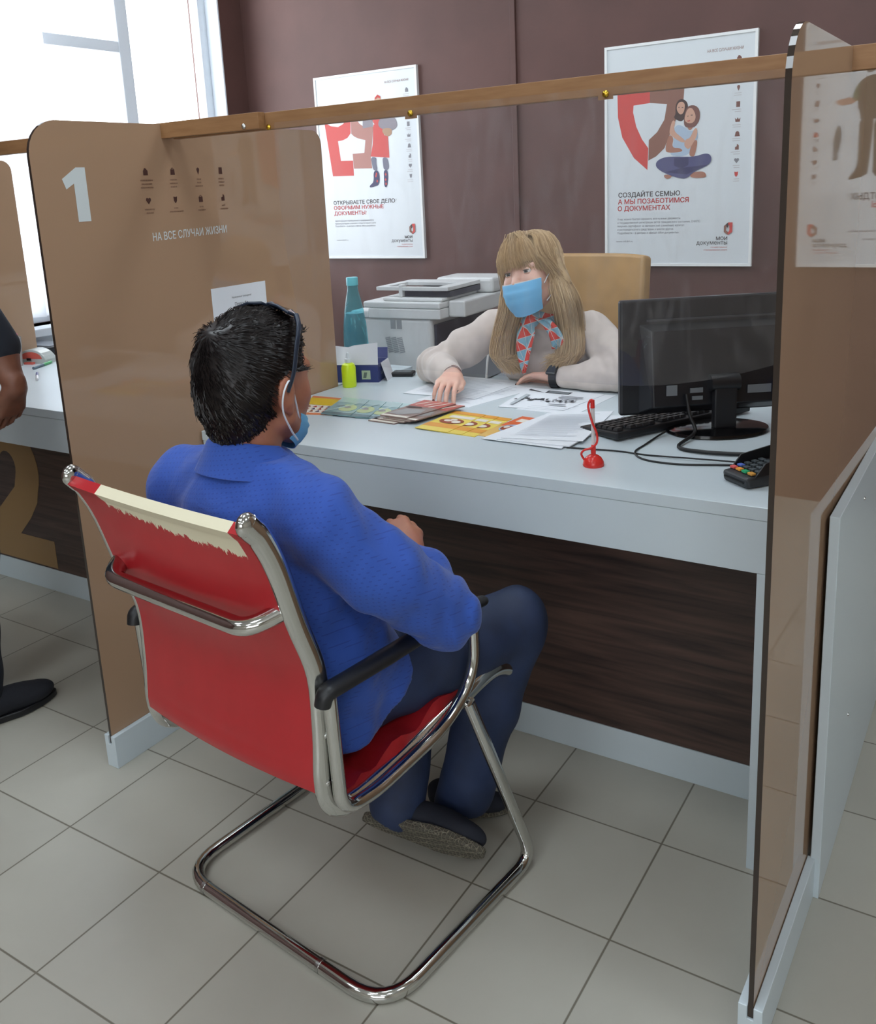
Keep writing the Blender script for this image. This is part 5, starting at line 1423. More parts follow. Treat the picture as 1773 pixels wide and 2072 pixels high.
# ================================================================== the seated visitor
skinm = skin_mat('skin_tanned', (176, 118, 92), (160, 100, 78))
navy_tr = M('navy_trousers', (40, 56, 92), 0.7, mottle=0.25, mscale=9, bump=0.15, bscale=420)
def shirt_blue():
    m = bpy.data.materials.new('blue_dotted_shirt'); m.use_nodes = True
    nt = m.node_tree; N = nt.nodes; K = nt.links; b = N['Principled BSDF']
    tc = N.new('ShaderNodeTexCoord'); mp = N.new('ShaderNodeMapping'); mp.inputs['Rotation'].default_value = (0.1, 0.15, 0.7); K.new(tc.outputs['Object'], mp.inputs[0])
    sp = N.new('ShaderNodeSeparateXYZ'); K.new(mp.outputs[0], sp.inputs[0])
    row = math_node(nt, 'FLOOR', math_node(nt, 'DIVIDE', sp.outputs[2], 0.0072))
    fz = math_node(nt, 'FRACT', math_node(nt, 'DIVIDE', sp.outputs[2], 0.0072))
    sx = math_node(nt, 'ADD', math_node(nt, 'DIVIDE', math_node(nt, 'ADD', sp.outputs[0], math_node(nt, 'MULTIPLY', sp.outputs[1], 0.45)), 0.0078), math_node(nt, 'MULTIPLY', row, 0.5))
    fx = math_node(nt, 'FRACT', sx)
    dx = math_node(nt, 'ABSOLUTE', math_node(nt, 'SUBTRACT', fx, 0.5)); dz = math_node(nt, 'ABSOLUTE', math_node(nt, 'SUBTRACT', fz, 0.5))
    dot = math_node(nt, 'MULTIPLY', math_node(nt, 'LESS_THAN', dx, 0.17), math_node(nt, 'LESS_THAN', dz, 0.13))
    nz = N.new('ShaderNodeTexNoise'); nz.inputs['Scale'].default_value = 7; K.new(tc.outputs['Object'], nz.inputs[0])
    mr = N.new('ShaderNodeMix'); mr.data_type = 'RGBA'; mr.inputs[6].default_value = L3((48, 88, 178)); mr.inputs[7].default_value = L3((40, 76, 164)); K.new(nz.outputs['Fac'], mr.inputs[0])
    mx = N.new('ShaderNodeMix'); mx.data_type = 'RGBA'; K.new(math_node(nt, 'MULTIPLY', dot, 0.42), mx.inputs[0]); K.new(mr.outputs[2], mx.inputs[6]); mx.inputs[7].default_value = L3((24, 42, 112))
    K.new(mx.outputs[2], b.inputs['Base Color']); b.inputs['Roughness'].default_value = 0.8; b.inputs['Sheen Weight'].default_value = 0.15
    n2 = N.new('ShaderNodeTexNoise'); n2.inputs['Scale'].default_value = 16; n2.inputs['Detail'].default_value = 4; n2.inputs['Distortion'].default_value = 1.2; K.new(tc.outputs['Object'], n2.inputs[0])
    bp = N.new('ShaderNodeBump'); bp.inputs['Strength'].default_value = 0.35; bp.inputs['Distance'].default_value = 0.01; K.new(n2.outputs['Fac'], bp.inputs['Height']); K.new(bp.outputs[0], b.inputs['Normal'])
    return m
blue_sh = shirt_blue()
shoe_m = M('navy_shoe', (30, 34, 46), 0.85, bump=0.3, bscale=300)
def sole_material():
    m = bpy.data.materials.new('honeycomb_sole'); m.use_nodes = True
    nt = m.node_tree; N = nt.nodes; K = nt.links; b = N['Principled BSDF']
    tc = N.new('ShaderNodeTexCoord'); vo = N.new('ShaderNodeTexVoronoi'); vo.inputs['Scale'].default_value = 120; vo.feature = 'DISTANCE_TO_EDGE'; vo.inputs['Randomness'].default_value = 0.35
    K.new(tc.outputs['Object'], vo.inputs['Vector'])
    mr = N.new('ShaderNodeMapRange'); mr.inputs[1].default_value = 0.02; mr.inputs[2].default_value = 0.12; K.new(vo.outputs[0], mr.inputs[0])
    mx = N.new('ShaderNodeMix'); mx.data_type = 'RGBA'; mx.inputs[6].default_value = L3((140, 134, 118)); mx.inputs[7].default_value = L3((84, 80, 70)); K.new(mr.outputs[0], mx.inputs[0]); K.new(mx.outputs[2], b.inputs['Base Color'])
    bp = N.new('ShaderNodeBump'); bp.inputs['Strength'].default_value = 0.8; bp.inputs['Distance'].default_value = 0.003; bp.invert = True; K.new(mr.outputs[0], bp.inputs['Height']); K.new(bp.outputs[0], b.inputs['Normal'])
    b.inputs['Roughness'].default_value = 0.8
    return m
sole_m = sole_material()
def shoe(parent, heel, toe, up, sc=1.0, mat=None, solem=None, ankle=None):
    heel = na(heel); toe = na(toe); A = toe - heel; Ln = np.linalg.norm(A); A = A / Ln; U = na(up); U = nrm(U - A * (U @ A)); B = np.cross(A, U)
    k = Ln / .27; R = np.stack([A, B, U], 1); P = lambda a, b, c: heel + (A * a + B * b + U * c) * k
    S = Solid()
    S.ell(P(.055, 0, .052), na((.055, .036, .042)) * k, .02, R).ell(P(.14, .002, .042), na((.08, .038, .034)) * k, .02, R).ell(P(.205, .004, .034), na((.062, .042, .026)) * k, .02, R)
    S.ell(P(.05, 0, .085), na((.046, .032, .022)) * k, .02, R)
    def cutf(X, Y, Z): return -((X - heel[0]) * U[0] + (Y - heel[1]) * U[1] + (Z - heel[2]) * U[2]) + .014 * k
    S.cut(cutf)
    o = solid_obj('shoe', S, mat or shoe_m, parent, .004)
    prof = []
    for i in range(40):
        t = 2 * math.pi * i / 40; a = .135 + .138 * math.cos(t); w = (.034 + .011 * math.sin(max(0, (a - .1) / .17) * math.pi * .9)) * math.sin(t)
        if .06 < a < .15: w *= .93
        prof.append(Vector(P(a, w + .002, .0)))
    MB().prism(prof, Vector(U) * .017 * k, solem or sole_m).build('sole', o, smooth=50, bevel=0.003)
    return o

man = thing('person', 'person in blue shirt and navy trousers sitting on the red chair, seen from behind', 'person', (Lc(0, -.1, 0).x, Lc(0, -.1, 0).y, 0))
yaw = math.radians(4)
Fm = CR3 @ na((-math.sin(yaw), math.cos(yaw), -.03)); Um = CR3 @ na((.03, .02, 1))
HM = Head(lnp(.008, -.178, 1.046), Fm, Um, .99)
S = Solid()
head_prims(S, HM)
S.limb(HM.p(0, -.030, -.06), lnp(0, -.210, .87), .055, .056, .02)
S.limb(lnp(0, -.208, .85), lnp(0, -.200, .70), .055, .075, .03).limb(lnp(0, -.205, .70), lnp(0, -.16, .50), .09, .10, .03)
elbR, wrR = lnp(.268, -.052, .648), lnp(.118, .050, .676)
elbL, wrL = lnp(-.265, -.04, .655), lnp(-.10, .085, .650)
for s, e, w in ((1, elbR, wrR), (-1, elbL, wrL)):
    sh = lnp(s * .172, -.212, .822)
    S.limb(lnp(s * .05, -.21, .82), sh, .045, .042, .03).limb(sh, e, .046, .036, .02).limb(e, w, .037, .025, .02)
dR = CR3 @ na((-.72, .30, .30)); nR = CR3 @ na((.30, -.55, .78))
tipsR = hand_prims(S, wrR, dR, nR, 1, 1.0, (38, 55, 35), .02, .7)
dL = CR3 @ na((.85, .35, -.12)); nL = CR3 @ na((-.2, .35, .9))
tipsL = hand_prims(S, wrL, dL, nL, -1, 1.0, (30, 45, 30), .02, .6)
kR, aR = lnp(.195, .268, .474), lnp(.118, .19, .105); kL, aL = lnp(-.035, .285, .470), lnp(.025, .075, .110)
for hp, k_, a_ in ((lnp(.09, -.14, .488), kR, aR), (lnp(-.09, -.14, .488), kL, aL)):
    S.limb(hp, k_, .075, .052, .02).limb(k_, a_, .052, .034, .02)
S.limb(lnp(-.09, -.14, .488), lnp(.09, -.14, .488), .09, .09, .03)
S.limb(aR, lnp(.10, .21, .07), .034, .024, .02); S.limb(aL, lnp(.030, .075, .098), .034, .024, .02)
# short beard shadow is left to the skin; head, neck, arms, hands and legs are one surface
body = solid_obj('body', S, skinm, man, .004)
nails(tipsR, M('nail', (200, 150, 130), .3), body)
# trousers
S = Solid()
S.ell(lnp(0, -.145, .487), (.165, .125, .092), .03, CR3)
for hp, k_, a_, hem in ((lnp(.09, -.14, .488), kR, aR, None), (lnp(-.09, -.14, .488), kL, aL, None)):
    mid = hp * .5 + k_ * .5 - na((0, 0, .006))
    S.chain([hp, mid, k_], [.088, .080, .067], .02)
    cf = k_ * .55 + a_ * .45 - (CR3 @ na((0, .018, 0)))
    an = a_ + (a_ - k_) * (.10 if hp[0] > lnp(0, 0, 0)[0] else .03)
    S.chain([k_, cf, an], [.066, .062, .056], .02)
wr_ = wrinkle(3, .0032, 62)
def trouser_cut(X, Y, Z):
    return np.full_like(X, -1.0)
S.cut(lambda X, Y, Z: .082 + .01 * np.sin(X * 60) - Z)
solid_obj('trousers', S, navy_tr, man, .0045, wr_)
# shirt
S = Solid()
S.ell(lnp(0, -.198, .715), (.176, .105, .20), .04, CR3)
S.ell(lnp(0, -.205, .815), (.158, .084, .066), .04, CR3)
S.ell(lnp(0, -.150, .56), (.172, .138, .165), .05, CR3)
S.limb(lnp(-.160, -.210, .838), lnp(.160, -.210, .838), .058, .058, .03)
S.limb(lnp(0, -.212, .85), lnp(0, -.206, .915), .092, .060, .05)
for s, e, w in ((1, elbR, wrR), (-1, elbL, wrL)):
    sh = lnp(s * .174, -.211, .832)
    md = sh * .5 + e * .5 + (CR3 @ na((s * .006, -.014, .002)))
    S.chain([sh, md, e], [.064, .065, .060], .025)
    fm = e * .45 + w * .55
    S.chain([e, fm, w - (w - e) * .12], [.056, .046, .036], .02)
for s in (-1, 1): S.limb(lnp(s * .045, -.210, .890), lnp(s * .150, -.211, .852), .048, .050, .035)
# loose tails hanging over the hips, cut to a slanting hem
for s in (-1, 1):
    S.limb(lnp(s * .105, -.15, .60), lnp(s * .120, -.075, .49), .085, .078, .05)
    S.limb(lnp(s * .12, -.19, .56), lnp(s * .13, -.17, .44), .062, .062, .05)
def hem_cut(X, Y, Z):
    f = (X - CO.x) * CF.x + (Y - CO.y) * CF.y; sd = (X - CO.x) * CR.x + (Y - CO.y) * CR.y
    h = f + .562 + .010 * np.sin(sd * 22) + .006 * np.sin(f * 60)
    return np.where(np.abs(sd) < .24, (h - Z) * .7, -1.0) if False else np.where(Z < .60, (h - Z) * .7, -1.0)
S.cut(hem_cut)
w1 = wrinkle(11, .0056, 40); w2 = wrinkle(17, .0034, 85)
shm = lnp(.174, -.211, .832)
def shirt_disp(X, Y, Z):
    d = w1(X, Y, Z) * .8 + w2(X, Y, Z) * .7
    # folds gathered round the right elbow
    q = np.stack([X - elbR[0], Y - elbR[1], Z - elbR[2]], -1); ax = nrm(elbR - shm)
    t = q @ ax; rr = np.sqrt((q * q).sum(-1))
    d = d - .0035 * np.sin(t * 125 + 5 * np.sin(X * 30 + Z * 20)) * np.exp(-(rr / .11) ** 2)
    # long folds fanning from the armpit over the back
    return d
S.cut(lambda X, Y, Z: (Z - .925) * .9)
S.cut(lambda X, Y, Z: .425 - Z)
shirt = solid_obj('shirt', S, blue_sh, man, .0045, shirt_disp)
# collar: a standing band folded outwards, with two points in front
G = []
for i in range(49):
    a = 2 * math.pi * i / 48; sx, cx_ = math.sin(a), -math.cos(a)     # starts at the back
    front = max(0.0, cx_); tip = math.exp(-((abs(a - math.pi) - .75) / .38) ** 2)
    row = []
    for k, (r, z) in enumerate(((.060, -.040), (.0575, -.010), (.058, .004), (.0625, .008), (.069, .002), (.080, -.022), (.092, -.044))):
        zz = .949 + z - .034 * (1 + cx_) * .5 - front * .034; rr = r * (1 + .05 * front) + (.034 * tip * (k - 4) / 2 if k > 4 else 0)
        if k > 4: zz -= .020 * tip * (k - 4) / 2
        row.append(Lc(rr * 1.05 * sx + .004, -.208 + rr * 1.02 * cx_ + .010, zz))
    G.append(row)
MB().sheet(G, .003, blue_sh).build('collar', shirt, smooth=60)
# cuffs
for w, e in ((wrR, elbR), (wrL, elbL)):
    d_ = nrm(w - e); MB().tube([Vector(w - d_ * .048), Vector(w - d_ * .03), Vector(w - d_ * .016)], [.039, .038, .034], blue_sh, 18).build('cuff', shirt, smooth=50)
# shoes: left one rests on its outer edge, sole to the rear; right one flat behind it
shoe(man, lnp(.010, .190, .010), lnp(.158, .290, .010), CR3 @ na((-.02, 0, 1)))
shoe(man, lnp(-.022, .018, .074), lnp(.230, .088, .060), CR3 @ na((-.12, .92, .42)))
# hair
S = Solid()
S.ell(HM.p(0, -.012, .026), (.078, .098, .086), .02, HM.R)
S.ell(HM.p(0, -.042, -.015), (.074, .070, .072), .02, HM.R)
S.ell(HM.p(0, -.062, -.065), (.052, .034, .042), .02, HM.R)
S.ell(HM.p(0, .048, .066), (.056, .036, .032), .02, HM.R)
def hair_cut(X, Y, Z):
    x, f, u = HM.local(X, Y, Z)
    face = np.minimum(f - (.048 - .28 * np.maximum(0, .055 - u)), .070 - u)    # keep the face free
    temple = np.minimum(np.minimum(f + .004, .016 - u), np.abs(x) - .03)
    ear = .031 - np.sqrt(((f + .012) / .9) ** 2 + (u + .020) ** 2 + (np.maximum(0, .066 - np.abs(x))) ** 2)
    return np.maximum(np.maximum(face, temple), np.maximum(ear, -u - .098))
S.cut(hair_cut)
dark_h = hair_mat('dark_hair', (17, 14, 15), (38, 32, 31), 0.3)
hn = wrinkle(5, .0022, 160)
hair = solid_obj('hair', S, dark_h, man, .0035, hn)
# short strands combed away from the whorl
me = hair.data; nv = len(me.vertices); co = np.empty(nv * 3); me.vertices.foreach_get('co', co); co = co.reshape(-1, 3)
no = np.empty(nv * 3); me.vertex_normals.foreach_get('vector', no); no = no.reshape(-1, 3)
wh = HM.p(-.012, -.088, .085)
mb = MB()
r2 = np.random.default_rng(3)
for i in r2.choice(nv, min(nv, 5200), replace=False):
    p = co[i]; n_ = no[i]; x, f, u = HM.local(p[0], p[1], p[2])
    d = p - wh; d = d - n_ * (d @ n_); L_ = np.linalg.norm(d)
    if L_ < 1e-4: continue
    if math.hypot(f + .012, u + .018) < .036 and abs(x) > .05: continue
    if f > .040 and r2.random() < .6: continue
    d /= L_
    d = d + np.cross(n_, d) * .35 + r2.normal(0, .13, 3); d = nrm(d - n_ * (d @ n_))
    ln_ = r2.uniform(.014, .030) * (.5 if (u < -.04 or f > .03) else 1)
    q0 = p - n_ * .002; q1 = p + d * ln_ * .5 + n_ * r2.uniform(.001, .003); q2 = p + d * ln_ + n_ * r2.uniform(-.003, .002)
    mb.tube([Vector(q0), Vector(q1), Vector(q2)], [.0009, .0008, .0002], dark_h, 3)
mb.build('hair_strands', hair, smooth=60, fix=False)
eyes(HM, body, (70, 60, 50), .007, None, skinm)
# mask pulled under the chin, with white ear loops
mk = MB().sheet(mask_grid(HM, -.086, -.138, 74, .062, .022, (.066, .074, .070, .046), drop=.018), .0022, mask_blue).build('face_mask', man, smooth=60)
for s in (-1, 1):
    e = [HM.v(s * .058, .036, -.074), HM.v(s * .071, .018, -.050), HM.v(s * .079, .002, -.018), HM.v(s * .086, -.014, .004), HM.v(s * .088, -.030, -.014), HM.v(s * .082, -.026, -.045), HM.v(s * .071, .002, -.082), HM.v(s * .060, .028, -.106)]
    MB().tube(spline(e, 6), .0016, mask_white, 6).build('ear_loop', mk, smooth=60)
# sunglasses pushed up on the head
sg_ = thing('sunglasses', 'dark sunglasses pushed up on the seated visitor head', 'sunglasses', tuple(HM.p(0, -.02, .12)))
navy_pl = M('navy_plastic', (34, 44, 62), 0.35); lens_m = M('dark_lens', (26, 20, 16), 0.08)
for s in (-1, 1):
    tp_ = spline([HM.v(s * .060, .036, .100), HM.v(s * .079, .020, .086), HM.v(s * .0875, .004, .055), HM.v(s * .0885, -.006, .015), HM.v(s * .086, -.018, -.014)], 8)
    MB().tube(tp_, [.006 - .002 * i / (len(tp_) - 1) for i in range(len(tp_))], navy_pl, 10, flatten=(HM.X, .45)).build('temple', sg_, smooth=60)
    c_ = [(s * x, f, u) for x, f, u in ((.006, .056, .1045), (.030, .056, .1045), (.056, .042, .098), (.058, .018, .108), (.034, .020, .1165), (.008, .026, .118))]
    top = [HM.v(*q) for q in c_]
    MB().prism(top, Vector(HM.U) * .003, lens_m).build('lens', sg_, bevel=.001)
    MB().tube(top, .0026, navy_pl, 8, closed=True).build('rim', sg_, smooth=60)
MB().tube(spline([HM.v(-.008, .038, .1145), HM.v(0, .041, .117), HM.v(.008, .038, .1145)], 5), .0026, navy_pl, 8).build('bridge', sg_, smooth=60)

# ================================================================== the clerk
skinw = skin_mat('skin_fair', (228, 186, 168), (218, 170, 152))
wom = thing('person', 'person with long blond hair, blue mask and pale sweater behind the desk', 'person', (.56, 1.0, 0))
ya = math.radians(-4); pi_ = math.radians(-2); ro = math.radians(14)
Fw = na((math.sin(ya) * math.cos(pi_), -math.cos(ya) * math.cos(pi_), -math.sin(pi_))); Uw = na((-.84 * math.sin(ro), -.54 * math.sin(ro), math.cos(ro)))
HW = Head((.569, .80, 1.088), Fw, Uw, .96)
shRw, shLw = na((.395, .895, .895)), na((.705, .925, .893))
elRw, wrRw = na((.262, .735, .800)), na((.410, .602, .808))
elLw, wrLw = na((.872, .800, .800)), na((.650, .790, .779))
S = Solid()
head_prims(S, HW, True)
S.limb(HW.p(0, -.025, -.07), (.556, .888, .95), .047, .050, .02)
S.limb((.556, .895, .94), (.557, .955, .80), .05, .075, .03).limb((.557, .93, .80), (.575, 1.06, .56), .085, .10, .03)
for a, b, c in ((shRw, elRw, wrRw), (shLw, elLw, wrLw)):
    S.limb((.556, .90, .92), a, .05, .042, .03).limb(a, b, .040, .032, .02).limb(b, c, .032, .021, .02)
hip = na((.575, 1.08, .53))
for s in (-1, 1):
    S.limb(hip + na((s * .09, 0, 0)), hip + na((s * .11, -.40, -.02)), .075, .05, .02).limb(hip + na((s * .11, -.40, -.02)), hip + na((s * .10, -.36, -.44)), .05, .033, .02)
    S.limb(hip + na((s * .10, -.36, -.44)), hip + na((s * .11, -.50, -.49)), .033, .024, .02)
tW = hand_prims(S, wrRw, na((.28, -.92, -.10)), na((.05, -.1, 1)), -1, .92, (20, 27, 18), .03, .55, .95)
tW2 = hand_prims(S, wrLw, na((-.93, .22, -.06)), na((.15, .35, .9)), 1, .92, (16, 22, 14), .015, .5, .92)
wbody = solid_obj('body', S, skinw, wom, .0036)
nails(tW, M('dark_red_polish', (72, 20, 28), .15), wbody); nails(tW2, M('dark_red_polish'), wbody)
eyes(HW, wbody, (88, 92, 92), 0, HM.C, skinw)
# sweater
swm = M('cream_sweater', (214, 202, 194), 0.9, mottle=0.04, mscale=30, bump=0.22, bscale=700, sheen=0.3)
S = Solid()
S.ell((.560, .955, .80), (.160, .112, .175), .04)
for s in (-1, 1): S.ell((.560 + s * .068, .872, .812), (.070, .060, .066), .04)
S.ell((.572, 1.04, .60), (.155, .125, .17), .05)
S.limb(shRw + na((.02, 0, 0)), shLw - na((.02, 0, 0)), .056, .056, .035)
S.limb((.556, .90, .92), (.556, .893, .955), .062, .054, .03)
for a, b, c, rr in ((shRw, elRw, wrRw, (.060, .055, .050, .034)), (shLw, elLw, wrLw, (.060, .056, .050, .034))):
    m_ = a * .5 + b * .5
    S.chain([a, m_, b], [rr[0], rr[1], rr[2]], .025); S.chain([b, b * .5 + c * .5, c - (c - b) * .13], [rr[2], .044, rr[3]], .02)
ww = wrinkle(23, .0022, 60); ww2 = wrinkle(29, .0016, 130)
def sw_disp(X, Y, Z):
    d = ww(X, Y, Z) + ww2(X, Y, Z)
    for e in (elRw, elLw):
        rr = np.sqrt((X - e[0]) ** 2 + (Y - e[1]) ** 2 + (Z - e[2]) ** 2)
        d = d - .003 * np.sin(X * 190 + Z * 60 + 3 * np.sin(Y * 40)) * np.exp(-(rr / .09) ** 2)
    return d
S.cut(lambda X, Y, Z: Z - .962)
S.cut(lambda X, Y, Z: np.where((Y < .86), .7535 - Z, -1.0))
solid_obj('sweater', S, swm, wom, .0045, sw_disp)
S = Solid()
S.ell((.575, 1.08, .53), (.16, .14, .10), .03)
for s in (-1, 1): S.chain([hip + na((s * .09, 0, 0)), hip + na((s * .11, -.40, -.02)), hip + na((s * .10, -.36, -.42))], [.09, .066, .05], .02)
solid_obj('trousers', S, M('dark_trousers', (32, 34, 44), .8), wom, .008)
for s in (-1, 1):
    h_ = hip + na((s * .10, -.31, -.52)); h_[2] = .012
    shoe(wom, h_, h_ + na((s * .01, -.23, 0)), (0, 0, 1), mat=M('black_shoe', (22, 22, 24), .4), solem=black_pl)
# scarf
def scarf_mat():
    m = bpy.data.materials.new('triangle_scarf'); m.use_nodes = True
    nt = m.node_tree; N = nt.nodes; K = nt.links; b = N['Principled BSDF']
    tc = N.new('ShaderNodeTexCoord'); mp = N.new('ShaderNodeMapping'); mp.inputs['Rotation'].default_value = (0, math.radians(18), 0); K.new(tc.outputs['Object'], mp.inputs[0])
    sp = N.new('ShaderNodeSeparateXYZ'); K.new(mp.outputs[0], sp.inputs[0])
    u = math_node(nt, 'DIVIDE', sp.outputs[0], 0.026); v = math_node(nt, 'DIVIDE', sp.outputs[2], 0.034)
    fu = math_node(nt, 'FRACT', u); fv = math_node(nt, 'FRACT', v)
    ck = math_node(nt, 'MODULO', math_node(nt, 'ABSOLUTE', math_node(nt, 'ADD', math_node(nt, 'FLOOR', u), math_node(nt, 'FLOOR', v))), 2.0)
    fu2 = math_node(nt, 'ABSOLUTE', math_node(nt, 'SUBTRACT', fu, ck))
    tri = math_node(nt, 'GREATER_THAN', fu2, fv)
    ln1 = math_node(nt, 'LESS_THAN', math_node(nt, 'ABSOLUTE', math_node(nt, 'SUBTRACT', fu2, fv)), 0.05)
    ln2 = math_node(nt, 'LESS_THAN', math_node(nt, 'MINIMUM', fu, fv), 0.04)
    wl_ = math_node(nt, 'MAXIMUM', ln1, ln2)
    mx = N.new('ShaderNodeMix'); mx.data_type = 'RGBA'; mx.inputs[6].default_value = L3((130, 178, 198)); mx.inputs[7].default_value = L3((216, 62, 46)); K.new(tri, mx.inputs[0])
    m2 = N.new('ShaderNodeMix'); m2.data_type = 'RGBA'; K.new(wl_, m2.inputs[0]); K.new(mx.outputs[2], m2.inputs[6]); m2.inputs[7].default_value = L3((214, 206, 202))
    K.new(m2.outputs[2], b.inputs['Base Color']); b.inputs['Roughness'].default_value = 0.4; b.inputs['Sheen Weight'].default_value = 0.2
    return m
scm = scarf_mat()
sc = MB()
ring = [V(.556 + .066 * math.sin(a), .872 - .062 * math.cos(a), .962 - .016 * math.cos(a) + .006 * math.sin(3 * a)) for a in np.linspace(0, 2 * math.pi, 29)[:-1]]
sc.tube(ring, [.020 + .003 * math.sin(i * 1.7) for i in range(28)], scm, 12, closed=True)
sc.ball((.560, .802, .940), (.026, .020, .022), scm, 12)
scarf = sc.build('scarf', wom, smooth=70)
def tail(path, widths, fold, name):
    G = []; P = spline(path, 6); n_ = len(P)
    for i, p in enumerate(P):
        t = i / (n_ - 1) * (len(widths) - 1); k = min(int(t), len(widths) - 2); w = widths[k] + (widths[k + 1] - widths[k]) * (t - k)
        G.append([p + V(s * w, fold * math.cos(s * 4.5) * .5 - .004 * (1 - s * s), 0) for s in np.linspace(-1, 1, 11)])
    MB().sheet(G, .003, scm).build(name, scarf, smooth=70)
tail([V(.560, .795, .942), V(.558, .778, .905), V(.553, .772, .865), V(.549, .775, .815), V(.546, .785, .785)], [.016, .028, .024, .013, .002], .008, 'scarf_tail')
tail([V(.572, .800, .948), V(.610, .785, .948), V(.640, .79, .915), V(.648, .80, .880), V(.636, .805, .862)], [.012, .022, .022, .02, .008], .010, 'scarf_tail')
# mask over mouth and chin (below the nose tip)
mk = MB().sheet(mask_grid(HW, -.034, -.132, 66, .072, .034, (.082, .094, .090, .062)), .0024, mask_blue).build('face_mask', wom, smooth=60)
G = mask_grid(HW, -.0325, -.047, 66, .0727, .0348, (.082, .084), m=4, pleat=0)
MB().sheet(G, .0018, mask_white).build('mask_edge', mk, smooth=60)
for s in (-1, 1):
    e = [HW.v(s * .064, .050, -.046), HW.v(s * .072, .022, -.018), HW.v(s * .082, -.014, .004), HW.v(s * .086, -.034, -.018), HW.v(s * .076, -.002, -.060), HW.v(s * .060, .046, -.098)]
    MB().tube(spline(e, 6), .0015, mask_white, 6).build('ear_loop', mk, smooth=60)
# long hair: a close cap and two falling masses, covered with strands
blond = hair_mat('blond_hair', (160, 132, 98), (214, 186, 146), 0.36)
S = Solid()
S.ell(HW.p(0, -.012, .026), (.0755, .0945, .0835), .02, HW.R)
S.ell(HW.p(0, -.055, -.05), (.078, .050, .10), .03, HW.R)
def falls(s):
    if s > 0:   # her right, left in the picture
        return [HW.p(.070, .002, .030), HW.p(.080, .002, -.050), HW.p(.084, .012, -.110), na((.478, .812, .905)), na((.476, .795, .835)), na((.512, .788, .795))]
    return [HW.p(-.070, -.002, .030), HW.p(-.084, -.004, -.050), HW.p(-.096, .000, -.110), na((.668, .842, .925)), na((.676, .822, .850)), na((.640, .806, .795))]
for s in (-1, 1):
    c = falls(s); S.chain(c, [.020, .022, .024, .026, .022, .008], .03)
S.limb(HW.p(0, -.07, -.06), (.57, .955, .86), .07, .06, .03)
def wh_cut(X, Y, Z):
    x, f, u = HW.local(X, Y, Z)
    return np.minimum(np.minimum(f - .010, .066 - u), np.minimum(.060 - np.abs(x), u + .13))
S.cut(wh_cut)
whair = solid_obj('hair', S, blond, wom, .0045, wrinkle(31, .0025, 120))
mb = MB(); r3 = np.random.default_rng(12)
for k in range(3600):
    s = 1 if r3.random() < .5 else -1
    t = r3.uniform(0, 1)          # 0 front edge .. 1 back
    part = HW.p(s * .004 + r3.normal(0, .009), .060 - .125 * t, .116 - .03 * (t - .45) ** 2 * 4)
    az = math.radians(35 + 75 * t)
    sx, sf = math.sin(az), math.cos(az)
    q1 = HW.p(s * (.050 * sx + .012), (.072 * sf * .9) - .018, .100 + r3.uniform(-.002, .004))
    e1 = HW.p(s * .088 * (.55 + .45 * sx) + r3.normal(0, .002), .098 * sf - .012, .035 + r3.normal(0, .004))
    c = falls(s); j = r3.normal(0, 1, 3) * .010; w = .036 * math.sqrt(r3.random()); aa = r3.uniform(0, 6.28)
    off = na((w * math.cos(aa), w * math.sin(aa), 0))
    sc_ = (.85, 1.0, 1.0, 1.05, .8)
    pts = [part, q1, e1] + [c[i + 1] + off * sc_[i] * (1.0 if i else .8) + j * .4 for i in range(4)]
    endz = r3.uniform(-.012, .050)
    pts.append(c[5] + off * .75 + na((s * .0 + r3.normal(0, .010), r3.normal(0, .006) - .004, endz)))
    if pts[3] is not None:
        pts = [Vector(p) for p in pts]; P = spline(pts, 3); n_ = len(P)
        mb.tube(P, [.00105 * (1 - .6 * (i / (n_ - 1)) ** 3) for i in range(n_)], blond, 3)
# fringe
for k in range(900):
    t = r3.uniform(-1.2, 1.2)
    root = HW.p(.012 * t + r3.normal(0, .006), .050 + r3.normal(0, .010), .1135 + r3.normal(0, .002))
    m1 = HW.p(-.040 * t, .094 - .020 * t * t + .002, .085)
    m1 = HW.p(.040 * t, .093 - .018 * t * t, .082 + r3.normal(0, .003)); m2 = HW.p(.056 * t + .004, .106 - .034 * t * t, .046 + r3.normal(0, .003))
    en = HW.p(.066 * t + .006 + r3.normal(0, .003), .104 - .050 * t * t, .012 - .036 * max(0, abs(t) - .55) + r3.normal(0, .006))
    P = spline([Vector(root), Vector(m1), Vector(m2), Vector(en)], 4); n_ = len(P)
    mb.tube(P, [.0011 * (1 - .7 * (i / (n_ - 1)) ** 2) for i in range(n_)], blond, 3)
mb.build('hair_strands', whair, smooth=60, fix=False)
# watch on her left wrist, thin bracelets on the right
wd = nrm(wrLw - elLw); wc_ = wrLw + wd * .006
T_ = Vector(wd).to_track_quat('Z', 'Y').to_matrix().to_4x4()
wt = MB().lathe([(.0285, -.011), (.0315, -.011), (.0315, .011), (.0285, .011)], (0, 0, 0), black_pl, 28, Matrix.Translation(wc_) @ T_).build('watch_strap', wom, smooth=40)
up_ = Vector((0, -.55, .8)); up_ = (up_ - Vector(wd) * up_.dot(Vector(wd))).normalized()
Tw = Matrix.Translation(Vector(wc_) + up_ * .031) @ up_.to_track_quat('Z', 'Y').to_matrix().to_4x4()
MB().box((-.016, -.017, -.004), (.016, .017, .005), M('watch_case', (30, 31, 34), .2), Tw).build('watch_case', wt, bevel=.003)
MB().box((-.013, -.014, .0052), (.013, .014, .0058), M('watch_glass', (52, 58, 66), .08), Tw).build('watch_face', wt)
bd = nrm(na((.28, -.92, -.10))); 
